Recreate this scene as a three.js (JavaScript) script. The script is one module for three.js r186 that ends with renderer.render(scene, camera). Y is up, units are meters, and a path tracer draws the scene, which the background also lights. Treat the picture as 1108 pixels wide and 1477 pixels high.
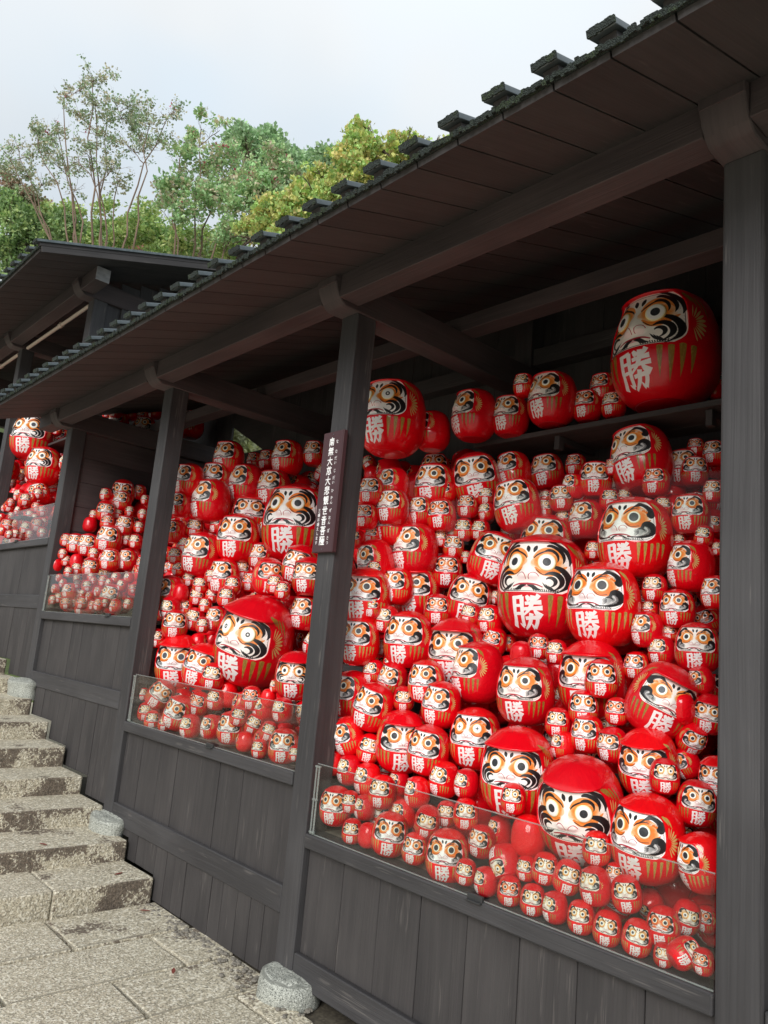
import * as THREE from 'three';
import { RoundedBoxGeometry } from 'three/addons/geometries/RoundedBoxGeometry.js';
import { mergeGeometries, mergeVertices, toCreasedNormals } from 'three/addons/utils/BufferGeometryUtils.js';

// ---------------------------------------------------------------- camera, sky, sun, exposure
const scene = new THREE.Scene();
const camera = new THREE.PerspectiveCamera(67.75, 768 / 1024, 0.05, 400);
camera.position.set(0.917, 1.241, 2.053);
camera.rotation.set(0.179, 0.8409, 0.0908, 'YXZ');
const renderer = new THREE.WebGLRenderer({ antialias: true });
renderer.toneMapping = THREE.LinearToneMapping;
renderer.toneMappingExposure = 1.95;
renderer.shadowMap.enabled = true;
const SKY = 1.0;
const sun = new THREE.DirectionalLight(new THREE.Color(1.0, 0.985, 0.96), 1.5);
sun.position.set(4, 6.8, 10);
sun.target.position.set(-1.5, 1, -0.5);
sun.castShadow = true; sun.shadow.radius = 60; sun.shadow.mapSize.set(2048, 2048);
Object.assign(sun.shadow.camera, { left: -12, right: 12, top: 12, bottom: -12, near: 0.5, far: 60 });
scene.add(sun, sun.target);

let seedState = 12345;
const rnd = () => { seedState = (seedState + 0x6d2b79f5) | 0; let t = Math.imul(seedState ^ (seedState >>> 15), 1 | seedState); t = (t + Math.imul(t ^ (t >>> 7), 61 | t)) ^ t; return ((t ^ (t >>> 14)) >>> 0) / 4294967296; };
const rr = (a, b) => a + (b - a) * rnd();
const lerp = (a, b, t) => a + (b - a) * t, clamp01 = (x) => Math.min(1, Math.max(0, x)), smooth = (a, b, x) => { const t = clamp01((x - a) / (b - a)); return t * t * (3 - 2 * t); };
const hash = (x, y, s) => { let h = Math.imul(x, 374761393) ^ Math.imul(y, 668265263) ^ Math.imul(s, 2246822519); h = Math.imul(h ^ (h >>> 13), 1274126177); return ((h ^ (h >>> 16)) >>> 0) / 4294967296; };
function vnoise(x, y, px, py, s) {                      // value noise that repeats every px, py cells
  const ix = Math.floor(x), iy = Math.floor(y), fx = x - ix, fy = y - iy, u = fx * fx * (3 - 2 * fx), v = fy * fy * (3 - 2 * fy), m = (a, n) => ((a % n) + n) % n;
  const a = hash(m(ix, px), m(iy, py), s), b = hash(m(ix + 1, px), m(iy, py), s), c = hash(m(ix, px), m(iy + 1, py), s), d = hash(m(ix + 1, px), m(iy + 1, py), s);
  return lerp(lerp(a, b, u), lerp(c, d, u), v);
}
function fbm(u, v, nx, ny, oct, s) { let a = 0, w = 0.5, t = 0; for (let i = 0; i < oct; i++, w *= 0.5, nx *= 2, ny *= 2) { a += w * vnoise(u * nx, v * ny, nx, ny, s + i); t += w; } return a / t; }

{ // overcast sky: bright thin cloud with a faint blue cast, brightest towards the zenith
  const W = 1024, H = 512, data = new Float32Array(W * H * 4);
  for (let j = 0; j < H; j++) for (let i = 0; i < W; i++) {
    const u = i / W, v = (j + 0.5) / H, el = (v - 0.5) * Math.PI, se = Math.sin(el), k = (j * W + i) * 4;
    const g = el > 0 ? 0.45 + 0.55 * Math.pow(se, 1.2) : 0.45;
    const c1 = fbm(u, v, 6, 5, 5, 3), c2 = fbm(u, v, 14, 10, 4, 9);
    const thin = smooth(0.42, 0.62, c1) * 0.7 + smooth(0.4, 0.7, c2) * 0.3;      // where the cloud is thinner the blue comes through
    const b = 0.63 * g * (1 + 0.22 * (c2 - 0.5) + 0.12 * (c1 - 0.5));
    data[k] = b * lerp(0.95, 0.78, thin); data[k + 1] = b * lerp(0.99, 0.92, thin); data[k + 2] = b * lerp(1.02, 1.05, thin); data[k + 3] = 1;
    if (el < 0) { data[k] *= 0.4; data[k + 1] *= 0.42; data[k + 2] *= 0.4; }
  }
  const t = new THREE.DataTexture(data, W, H, THREE.RGBAFormat, THREE.FloatType);
  t.mapping = THREE.EquirectangularReflectionMapping; t.magFilter = THREE.LinearFilter; t.wrapS = THREE.RepeatWrapping; t.needsUpdate = true;
  scene.background = t; scene.environment = t; scene.backgroundIntensity = SKY; scene.environmentIntensity = SKY;
}

// ---------------------------------------------------------------- helpers
const used = new Map();
const numbered = (n) => { const k = used.get(n) ?? 0; used.set(n, k + 1); return k ? n + '_' + String(k).padStart(3, '0') : n; };
function thing(name, label, category, p = [0, 0, 0], group) {
  const o = new THREE.Group(); o.name = numbered(name); o.position.set(...p); scene.add(o);
  o.userData = { label, category }; if (group) o.userData.group = group; return o;
}
function mesh(name, geo, mat, parent, p, r) {
  const m = new THREE.Mesh(geo, mat); m.name = name; m.castShadow = m.receiveShadow = true;
  if (p) m.position.set(...p); if (r) m.rotation.set(...r); (parent ?? scene).add(m); return m;
}
function boxUV(g, along) {                              // uv in metres, v along the grain
  const p = g.attributes.position, n = g.attributes.normal, uv = new Float32Array(p.count * 2), ou = rr(0, 9), ov = rr(0, 9), ax = 'xyz'.indexOf(along);
  for (let i = 0; i < p.count; i++) {
    const c = [p.getX(i), p.getY(i), p.getZ(i)], a = [Math.abs(n.getX(i)), Math.abs(n.getY(i)), Math.abs(n.getZ(i))], d = a.indexOf(Math.max(...a));
    const rest = [0, 1, 2].filter((k) => k !== d);
    let v = ax === d ? rest[1] : ax, u = rest.find((k) => k !== v);
    uv[i * 2] = c[u] + ou + d * 0.37; uv[i * 2 + 1] = c[v] + ov;
  }
  g.setAttribute('uv', new THREE.BufferAttribute(uv, 2)); return g;
}
const bar = (w, h, d, along, r = 0.006) => boxUV(r ? new RoundedBoxGeometry(w, h, d, 1, Math.min(r, w / 2.1, h / 2.1, d / 2.1)) : new THREE.BoxGeometry(w, h, d).toNonIndexed(), along);
function tex(W, H, f, srgb = true, rep) {
  const data = new Uint8Array(W * H * 4);
  for (let j = 0; j < H; j++) for (let i = 0; i < W; i++) { const c = f(i / W, j / H), k = (j * W + i) * 4; for (let q = 0; q < 3; q++) data[k + q] = 255 * clamp01(c.length ? c[q] : c); data[k + 3] = 255; }
  const t = new THREE.DataTexture(data, W, H); if (srgb) t.colorSpace = THREE.SRGBColorSpace;
  t.wrapS = t.wrapT = THREE.RepeatWrapping; t.magFilter = THREE.LinearFilter; if (rep) t.repeat.set(...rep); t.needsUpdate = true; return t;
}
const s2 = (r, g, b) => [r / 255, g / 255, b / 255];
const mix3 = (a, b, t) => [lerp(a[0], b[0], t), lerp(a[1], b[1], t), lerp(a[2], b[2], t)];

// ---------------------------------------------------------------- materials
const grain = (u, v, s) => {
  const wob = vnoise(u * 6, v * 3, 6, 3, s) * 0.05, f = fbm(u + wob, v, 40, 3, 3, s + 1), fine = vnoise((u + wob) * 170, v * 7, 170, 7, s + 5), pore = vnoise(u * 256, v * 24, 256, 24, s + 8);
  return { f, fine, pore, patch: fbm(u, v, 3, 4, 4, s + 11), worn: fbm(u, v, 24, 8, 3, s + 15) };
};
const woodRep = [1 / 0.6, 1 / 1.6];
function woodMat(dark, light, wear, s, rough) {
  const m = tex(512, 1024, (u, v) => {
    const g = grain(u, v, s); let c = mix3(dark, light, clamp01(g.f * 0.5 + 0.22 + (g.fine - 0.5) * 0.25 + (g.patch - 0.5) * 1.2));
    const w = smooth(0.66, 0.8, g.worn) * smooth(0.5, 0.72, g.pore) * wear * 0.6; return mix3(c, s2(140, 132, 124), w * 0.55);
  }, true, woodRep);
  const b = tex(512, 1024, (u, v) => { const g = grain(u, v, s); return g.f * 0.45 + g.fine * 0.4 + g.pore * 0.15; }, false, woodRep);
  return new THREE.MeshStandardMaterial({ map: m, bumpMap: b, bumpScale: 0.0012, roughness: rough });
}
const M = {
  wood: woodMat(s2(51, 49, 50), s2(74, 72, 73), 1, 21, 0.62),
  board: woodMat(s2(50, 47, 47), s2(71, 67, 66), 0.8, 47, 0.72),
  brown: woodMat(s2(56, 49, 50), s2(84, 74, 74), 0.15, 71, 0.7),
};
M.soffit = M.back = M.board;                              // the same stained boards under the roof and behind the dolls
M.shelf = new THREE.MeshStandardMaterial({ map: M.brown.map, bumpMap: M.brown.bumpMap, bumpScale: 0.002, roughness: 0.8, color: new THREE.Color(0.8, 0.85, 0.8) });
M.floor = new THREE.MeshStandardMaterial({ map: tex(256, 256, (u, v) => mix3(s2(120, 112, 102), s2(160, 152, 140), fbm(u, v, 12, 12, 4, 7)), true, [2, 2]), roughness: 0.8 });
M.cap = new THREE.MeshStandardMaterial({ map: tex(128, 128, (u, v) => mix3(s2(78, 86, 88), s2(116, 123, 126), fbm(u, v, 10, 10, 4, 4)), true, [4, 4]), roughness: 0.42, metalness: 0.35 });
M.felt = new THREE.MeshStandardMaterial({ map: tex(256, 256, (u, v) => mix3(s2(30, 36, 34), mix3(s2(70, 80, 74), s2(74, 92, 52), smooth(0.5, 0.7, fbm(u, v, 6, 6, 3, 90))), vnoise(u * 128, v * 128, 128, 128, 31) ** 1.5), true, [5, 5]), bumpMap: tex(256, 256, (u, v) => vnoise(u * 100, v * 100, 100, 100, 12), false, [5, 5]), bumpScale: 0.006, roughness: 0.95 });
const speckle = (u, v, s) => { const a = vnoise(u * 110, v * 110, 110, 110, s), b = vnoise(u * 80 + 0.5, v * 80, 80, 80, s + 1), c = vnoise(u * 180, v * 180, 180, 180, s + 2); return { a, b, c, big: fbm(u, v, 4, 4, 4, s + 3) }; };
const granite = (u, v) => {
  const k = speckle(u, v, 60); let c = mix3(s2(184, 174, 152), s2(214, 204, 180), k.big);
  c = mix3(c, s2(112, 106, 92), smooth(0.55, 0.72, k.a) * 0.48); c = mix3(c, s2(252, 246, 228), smooth(0.55, 0.75, k.b) * 0.6); return mix3(c, s2(84, 78, 68), smooth(0.7, 0.84, k.c) * 0.45);
};
const gBump = tex(512, 512, (u, v) => { const k = speckle(u, v, 60); return 0.45 * k.a + 0.3 * k.b + 0.15 * k.c + 0.25 * (k.big - 0.5); }, false, [1.7, 1.7]);
M.granite = new THREE.MeshStandardMaterial({ map: tex(512, 512, granite, true, [1.7, 1.7]), bumpMap: gBump, bumpScale: 0.003, roughness: 0.7 });
const stained = (amount) => (u, v) => {                   // black and brown weathering with an edge of its own on the worn stone
  const g = granite(u, v), n = fbm(u, v, 5, 5, 5, 33), f = vnoise(u * 110, v * 110, 110, 110, 39), f2 = vnoise(u * 48, v * 48, 48, 48, 41);
  const t = smooth(0.0, 0.12, n - (1 - amount) + (f - 0.5) * 0.28 + (f2 - 0.5) * 0.22); return mix3(g, mix3(s2(58, 49, 43), s2(112, 97, 84), f), t * 0.78);
};
M.riser = new THREE.MeshStandardMaterial({ map: tex(512, 512, stained(0.54), true, [1.7, 1.7]), bumpMap: gBump, bumpScale: 0.004, roughness: 0.85 });
M.tread = new THREE.MeshStandardMaterial({ map: tex(512, 512, stained(0.3), true, [1.3, 1.3]), bumpMap: gBump, bumpScale: 0.003, roughness: 0.75 });
M.pale = new THREE.MeshStandardMaterial({ map: tex(512, 512, (u, v) => { const k = speckle(u, v, 70); let c = mix3(s2(146, 148, 140), s2(182, 183, 172), k.big); c = mix3(c, s2(70, 72, 68), smooth(0.58, 0.72, k.a) * 0.75); return mix3(c, s2(205, 206, 196), smooth(0.62, 0.78, k.b) * 0.7); }, true, [3, 3]), bumpMap: gBump, bumpScale: 0.003, roughness: 0.8 });
M.soil = new THREE.MeshStandardMaterial({ map: tex(256, 256, (u, v) => mix3(s2(52, 46, 38), s2(104, 96, 80), vnoise(u * 60, v * 60, 60, 60, 17) * 0.6 + fbm(u, v, 6, 6, 3, 18) * 0.4), true, [2, 2]), roughness: 0.95 });
M.acrylic = new THREE.MeshPhysicalMaterial({ color: 0xf6f8f6, transmission: 1, thickness: 0, ior: 1.49, roughness: 0.05, specularIntensity: 0.8 });
M.edge = new THREE.MeshPhysicalMaterial({ color: 0xdde2de, transmission: 0.82, thickness: 0, ior: 1.49, roughness: 0.2 });
M.clear = new THREE.MeshPhysicalMaterial({ color: 0xfafcfa, transmission: 1, thickness: 0, ior: 1.3, roughness: 0, specularIntensity: 0.5 });
M.black = new THREE.MeshStandardMaterial({ color: new THREE.Color(0.03, 0.03, 0.03), roughness: 0.5 });
M.pipe = new THREE.MeshStandardMaterial({ color: new THREE.Color(0.55, 0.47, 0.4), roughness: 0.5 });

// ---------------------------------------------------------------- ground, paving, stairs
const GY = -0.12;
const struct = (o) => { o.userData.kind = 'structure'; return o; };
{
  const g = new THREE.PlaneGeometry(240, 240); g.rotateX(-Math.PI / 2); const uv = g.attributes.uv; for (let i = 0; i < uv.count; i++) uv.setXY(i, uv.getX(i) * 240, uv.getY(i) * 240);
  struct(mesh('ground', g, new THREE.MeshStandardMaterial({ map: tex(512, 512, (u, v) => mix3(s2(140, 132, 114), s2(206, 197, 176), vnoise(u * 120, v * 120, 120, 120, 17) * 0.6 + fbm(u, v, 6, 6, 4, 18) * 0.4), true, [0.7, 0.7]), roughness: 0.9 }), scene, [0, GY - 0.022, 0]));
}
function stone(w, h, d, mat, parent, name, p, r = 0.012, seg = 1) {
  const g = new RoundedBoxGeometry(w, h, d, seg, r), P = g.attributes.position, N = g.attributes.normal, uv = g.attributes.uv, ou = rr(0, 5), ov = rr(0, 5);
  const cx = [0, 1, 2, 3, 4, 5, 6, 7].map(() => rr(-0.006, 0.006));
  for (let i = 0; i < P.count; i++) {
    const x = P.getX(i), y = P.getY(i), z = P.getZ(i), k = (x > 0 ? 1 : 0) + (z > 0 ? 2 : 0), a = [Math.abs(N.getX(i)), Math.abs(N.getY(i)), Math.abs(N.getZ(i))], d0 = a.indexOf(Math.max(...a));
    uv.setXY(i, ou + (d0 === 0 ? z : x), ov + (d0 === 1 ? z : y));
    P.setX(i, x + cx[k]); P.setZ(i, z + cx[k + 4]); if (y > 0) P.setY(i, y + cx[k] * 0.4);
  }
  return mesh(name, g, mat, parent, p);
}
{
  const pav = new THREE.Group(); pav.name = 'pavement'; struct(pav); scene.add(pav);
  // rows of slabs run along the shed's depth; joints change from row to row as in the photograph
  const rows = [[-2.865, -2.484, [-0.02, 0.54, 1.22, 1.9, 2.6]], [-2.476, -2.126, [-0.03, 0.21, 0.93, 1.62, 2.3, 2.9]], [-2.118, -1.79, [-0.02, 0.536, 1.2, 1.9, 2.7]], [-1.782, -1.45, [0.04, 0.192, 0.86, 1.55, 2.2, 2.9]], [-1.442, -1.1, [0.1, 0.56, 1.25, 2.0, 2.8]], [-1.092, -0.74, [0.1, 0.3, 0.98, 1.7, 2.5]], [-0.732, -0.36, [0.1, 0.6, 1.3, 2.1, 2.9]], [-0.352, 0.05, [0.1, 0.35, 1.1, 1.8, 2.6]], [0.058, 0.46, [0.1, 0.7, 1.4, 2.2, 3]], [0.468, 0.9, [0.1, 0.4, 1.1, 1.9, 2.7]], [0.908, 1.4, [0.1, 0.6, 1.4, 2.2, 3]]];
  for (const [x0, x1, zs] of rows) for (let i = 0; i + 1 < zs.length; i++) {
    const w = x1 - x0 - 0.004, d = zs[i + 1] - zs[i] - 0.012, s = stone(w, 0.08, d, i === 0 ? M.tread : M.granite, pav, 'paving_stone', [(x0 + x1) / 2, GY - 0.04 + rr(-0.003, 0.003), (zs[i] + zs[i + 1]) / 2], 0.01);
    s.rotation.set(rr(-0.004, 0.004), 0, rr(-0.004, 0.004));
  }
  const st = new THREE.Group(); st.name = 'stone_stairs'; struct(st); scene.add(st);
  const nose = [-2.89, -3.215, -3.6, -3.935, -4.277, -4.64, -5.035, -5.4, -5.77, -6.13, -6.5, -6.87, -7.23, -7.6, -7.97];
  const topY = [-0.005, 0.1, 0.205, 0.312, 0.432, 0.55, 0.665, 0.785, 0.9, 1.02, 1.14, 1.26, 1.375, 1.49, 1.6];
  const offs = [0.505, 0.9, 0.75, 0.55, 1.1, 0.8, 0.6, 0.95, 0.7, 0.6, 0.9, 0.7, 0.6, 0.9, 0.7];
  for (let i = 0; i < nose.length; i++) {
    const back = (nose[i + 1] ?? nose[i] - 0.4) - 0.06, w = nose[i] - back, zs = [-0.001, offs[i], offs[i] + 0.82, offs[i] + 1.7, 2.9];
    for (let k = 0; k + 1 < zs.length; k++) {
      const d = zs[k + 1] - zs[k] - (k ? 0.012 : 0.008);
      const wall = k === 0, mats = [i === 0 && k ? M.granite : M.riser, M.granite, wall ? M.tread : M.granite, M.granite, M.granite, M.granite];
      const s = stone(w, 0.2, d, mats, st, 'step_stone', [(nose[i] + back) / 2 + rr(-0.004, 0.004), topY[i] - 0.1, (zs[k] + zs[k + 1]) / 2], 0.014, 2);
      s.rotation.set(rr(-0.004, 0.004), rr(-0.004, 0.004), rr(-0.003, 0.003));
    }
  }
  const bank = new THREE.BoxGeometry(5.6, 1.2, 3.2); struct(mesh('embankment', bank, M.soil, scene, [-5.9, -0.02, 1.75], [0, 0, -0.315]));
  // the hill that the sheds stand against
  const hg = new THREE.PlaneGeometry(70, 40, 60, 34); hg.rotateX(-Math.PI / 2); const hp = hg.attributes.position;
  for (let i = 0; i < hp.count; i++) { const x = hp.getX(i) - 14, z = hp.getZ(i) - 22, back = -2.4 - z; hp.setXYZ(i, x, GY - 0.3 + Math.max(0, back) * 0.16 + smooth(0, 3, back) * (Math.max(0, -x - 4) * 0.36) + (vnoise(x * 0.7 + 40, z * 0.7 + 40, 99, 99, 5) - 0.5) * 0.4, z); }
  hg.computeVertexNormals();
  const huv = hg.attributes.uv; for (let i = 0; i < huv.count; i++) huv.setXY(i, hp.getX(i), hp.getZ(i));
  struct(mesh('hillside', hg, new THREE.MeshStandardMaterial({ map: tex(256, 256, (u, v) => mix3(s2(40, 50, 24), s2(86, 100, 46), fbm(u, v, 16, 16, 4, 77)), true, [0.4, 0.4]), roughness: 0.95 }), scene));
  { const sg = new THREE.PlaneGeometry(8.6, 2.2); sg.rotateX(-Math.PI / 2); const su = sg.attributes.uv; for (let i = 0; i < su.count; i++) su.setXY(i, su.getX(i) * 8.6, su.getY(i) * 2.2); struct(mesh('soil_strip', sg, M.soil, scene, [-1.9, GY - 0.012, -1.0])); }
  // small stones and grit washed against the foot of the wall
  const pg = []; for (let i = 0; i < 260; i++) { const t = rnd(), x = lerp(-2.84, -1.5, t), s = rr(0.004, 0.013), g = new THREE.IcosahedronGeometry(s, 0); g.scale(1, 0.6, rr(0.7, 1.2)); g.rotateY(rr(0, 6)); g.translate(x, GY + s * 0.25, 0.01 + Math.abs(rr(-1, 1) * rr(0, 1)) * 0.16); pg.push(g); }
  const grit = mesh('grit', mergeGeometries(pg), new THREE.MeshStandardMaterial({ color: new THREE.Color(0.2, 0.18, 0.15), roughness: 0.9 }), scene); grit.userData = { kind: 'stuff', label: 'dark grit and pebbles along the foot of the shed wall', category: 'grit' };
}
function footStone(label, p, sx, sy, sz, seed) {          // a squat drum of rough granite, flat on top
  const prof = [[0, 1], [0.45, 1], [0.72, 0.985], [0.86, 0.93], [0.95, 0.78], [0.99, 0.5], [1, 0.1], [0.98, -0.5], [0.95, -1]].map(([x, y]) => new THREE.Vector2(x, y)), g = new THREE.LatheGeometry(prof, 40), P = g.attributes.position, uv = g.attributes.uv;
  for (let i = 0; i < P.count; i++) {
    const x = P.getX(i), y = P.getY(i), z = P.getZ(i), a = Math.atan2(z, x), rad = Math.hypot(x, z), per = (f, s) => vnoise((a / (2 * Math.PI) + 0.5) * f, y * 1.5 + 9, f, 90, s);
    const q = 1 + (per(5, seed) - 0.5) * 0.2 + (per(16, seed + 2) - 0.5) * 0.07;
    uv.setXY(i, rad > 0.9 ? (a + Math.PI) * sx : x * sx, rad > 0.9 ? y * sy * 1.6 : z * sz + 0.3);
    P.setXYZ(i, x * q * sx, y * sy + (rad < 0.9 ? (vnoise(x * 3 + 9, z * 3 + 9, 50, 50, seed + 5) - 0.5) * 0.018 : 0), z * q * sz);
  }
  g.computeVertexNormals(); const o = mesh(numbered('foundation_stone'), g, M.pale, scene, p); o.userData = { label, category: 'stone', group: 'rounded stones under the shed posts' }; return o;
}
footStone('pale rounded granite stone under the post that carries the sign', [-1.67, GY + 0.028, 0.01], 0.138, 0.056, 0.115, 5);
footStone('pale rounded granite stone on the stairs under the second post', [-3.475, 0.125, 0.02], 0.16, 0.055, 0.09, 8);
footStone('pale blocky granite stone high on the stairs under the farthest shed post', [-5.245, 0.72, 0.02], 0.2, 0.07, 0.1, 13);

// ---------------------------------------------------------------- the sheds
const PX = [1.8, 0, -1.8, -3.608, -5.306], PW = 0.119, SL = 0.32, RIB = 0.1705;
const bx = (parent, name, x0, x1, y0, y1, z0, z1, along, mat, r) => mesh(name, bar(x1 - x0, y1 - y0, z1 - z0, along, r), mat, parent, [(x0 + x1) / 2, (y0 + y1) / 2, (z0 + z1) / 2]);
const roofY = (z, dy = 0) => 2.74 + dy + SL * (0.6 - z);
function noseBeam(parent, x, dy, zBack) {               // cross beam with a rounded nose in front of the post
  const s = new THREE.Shape(), y0 = 2.765 + dy, y1 = 2.912 + dy;
  s.moveTo(zBack, y0); s.lineTo(0.078, y0); s.quadraticCurveTo(0.128, y0 + 0.022, 0.146, y0 + 0.09); s.lineTo(0.152, y0 + 0.09); s.lineTo(0.152, y1); s.lineTo(zBack, y1); s.closePath();
  const g = new THREE.ExtrudeGeometry(s, { depth: PW + 0.006, bevelEnabled: true, bevelSize: 0.004, bevelThickness: 0.004, bevelSegments: 1, curveSegments: 8 });
  g.rotateY(-Math.PI / 2); g.translate(x + PW + 0.004, 0, 0);
  return mesh('crossbeam', toCreasedNormals(boxUV(g, 'z'), 0.6), M.brown, parent);
}
const ang = Math.atan(SL), slopeLen = (dz) => dz / Math.cos(ang);
function roofOf(parent, xLeft, xRight, dy, zBack) {
  const L = slopeLen(0.6 - zBack), mid = (zBack + 0.6) / 2, n = Math.round((xRight - xLeft) / RIB);
  const off = (t) => [Math.cos(ang) * t, Math.sin(ang) * t];          // t metres out of the roof plane
  const shared = { b: [0, 1, 2].map(() => bar(RIB - 0.006, 0.018, L, 'z', 0)), f: boxUV(new RoundedBoxGeometry(RIB, 0.016, L + 0.012, 1, 0.005), 'z'), n: bar(0.05, 0.026, L + 0.004, 'z', 0.003), c: bar(0.078, 0.02, L + 0.026, 'z', 0.003) };
  for (let i = 0; i < n; i++) {
    const x = xRight - (i + 0.5) * RIB;
    const put = (name, g, mat, xx, t, dz = 0) => { const [cy, cz] = off(t); return mesh(name, g, mat, parent, [xx, roofY(mid, dy) + cy - SL * dz, mid + cz * 1 + dz], [ang, 0, 0]); };
    put('roof_board', shared.b[i % 3], M.soffit, x, 0.009);
    const felt = put('roofing', shared.f, M.felt, x, 0.027, 0.004);
    const cap = put('roof_batten', shared.n, M.soffit, x + RIB / 2 - 0.002, 0.047);
    const top = put('batten_cap', shared.c, M.cap, x + RIB / 2 - 0.004, 0.07, 0.011);
    // ragged mineral grit on the cut front edges
    const tg = [];
    for (let k = 0; k < 15; k++) { const g = new THREE.BoxGeometry(0.0115, rr(0.012, 0.02), 0.008); g.translate((k + 0.5) / 15 * RIB - RIB / 2, rr(-0.003, 0.006), L / 2 + 0.008 + rr(-0.004, 0.004)); tg.push(g); }
    mesh('ragged_edge', boxUV(mergeGeometries(tg), 'y'), M.felt, felt).userData.kind = 'stuff';
    const tc = [];
    for (let k = 0; k < 9; k++) { const g = new THREE.BoxGeometry(0.0088, rr(0.017, 0.023), 0.008); g.translate(((k + 0.5) / 9 - 0.5) * 0.078, rr(0.0, 0.003), L / 2 + 0.0145); tc.push(g); }
    mesh('ragged_edge', boxUV(mergeGeometries(tc), 'y'), M.felt, top).userData.kind = 'stuff';
    top.position.y += 0; cap.position.y += 0;
  }
}
const SILL = { A: 0.482, B: 0.7, C: 1.301, D: 1.88 };
function bayFront(parent, xl, xr, sill, kick, nBoards, nKick, railH = 0.453, edges) {
  bx(parent, 'sill', xl + 0.002, xr - 0.002, sill - 0.056, sill, -0.1, 0.004, 'x', M.wood, 0.007);
  const rt = sill - railH, rb = rt - 0.108, n = nBoards, e = edges ?? Array.from({ length: n + 1 }, (_, i) => lerp(xl, xr, i / n) + (i && i < n ? rr(-0.012, 0.012) : 0));
  for (let i = 0; i + 1 < e.length; i++) bx(parent, 'wall_board', e[i] + 0.0015, e[i + 1] - 0.0015, rt - 0.01, sill - 0.056, -0.05 - rr(0, 0.003), -0.032 + rr(-0.0015, 0.0015), 'y', M.board, 0.0025);
  bx(parent, 'wall_backing', xl, xr, rb, sill - 0.06, -0.08, -0.056, 'x', M.soffit, 0);
  bx(parent, 'rail', xl + 0.002, xr - 0.002, rb, rt, -0.03, -0.003, 'x', M.wood, 0.006);
  if (kick) {
    let x = xl + 0.001; const ws = []; const step = (xr - xl) / nKick;
    for (let i = 0; i < nKick; i++) {
      const x1 = i === nKick - 1 ? xr - 0.001 : xl + step * (i + 1) + rr(-0.015, 0.015), xm = (x + x1) / 2;
      bx(parent, 'kick_board', x + 0.002, x1 - 0.002, Math.min(kick(x), kick(x1 - 0.002)) - 0.004, rb + 0.004, -0.04, -0.012 + rr(-0.002, 0.002), 'y', M.board, 0.0025); x = x1;
    }
  }
  bx(parent, 'bay_floor', xl, xr, sill - 0.02, sill - 0.003, -1.4, -0.1, 'x', M.floor, 0);
}
const stepTop = (x) => { const nose = [-2.89, -3.215, -3.6, -3.935, -4.277, -4.64, -5.035, -5.4, -5.77, -6.13, -6.5, -6.87, -7.23], t = [-0.005, 0.1, 0.205, 0.312, 0.432, 0.55, 0.665, 0.785, 0.9, 1.02, 1.14, 1.26, 1.375]; let y = GY; nose.forEach((n, i) => { if (x < n + 0.02) y = t[i]; }); return y + 0.006; };
const BACK = -1.42;
function backWall(parent, x0, x1, y0, dy) { let x = x0; while (x < x1 - 0.05) { const w = Math.min(rr(0.17, 0.22), x1 - x); bx(parent, 'back_board', x + 0.001, x + w - 0.001, y0, roofY(BACK, dy) - 0.02, BACK - 0.02, BACK + rr(0, 0.003), 'y', M.back, 0); x += w; } }

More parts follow.
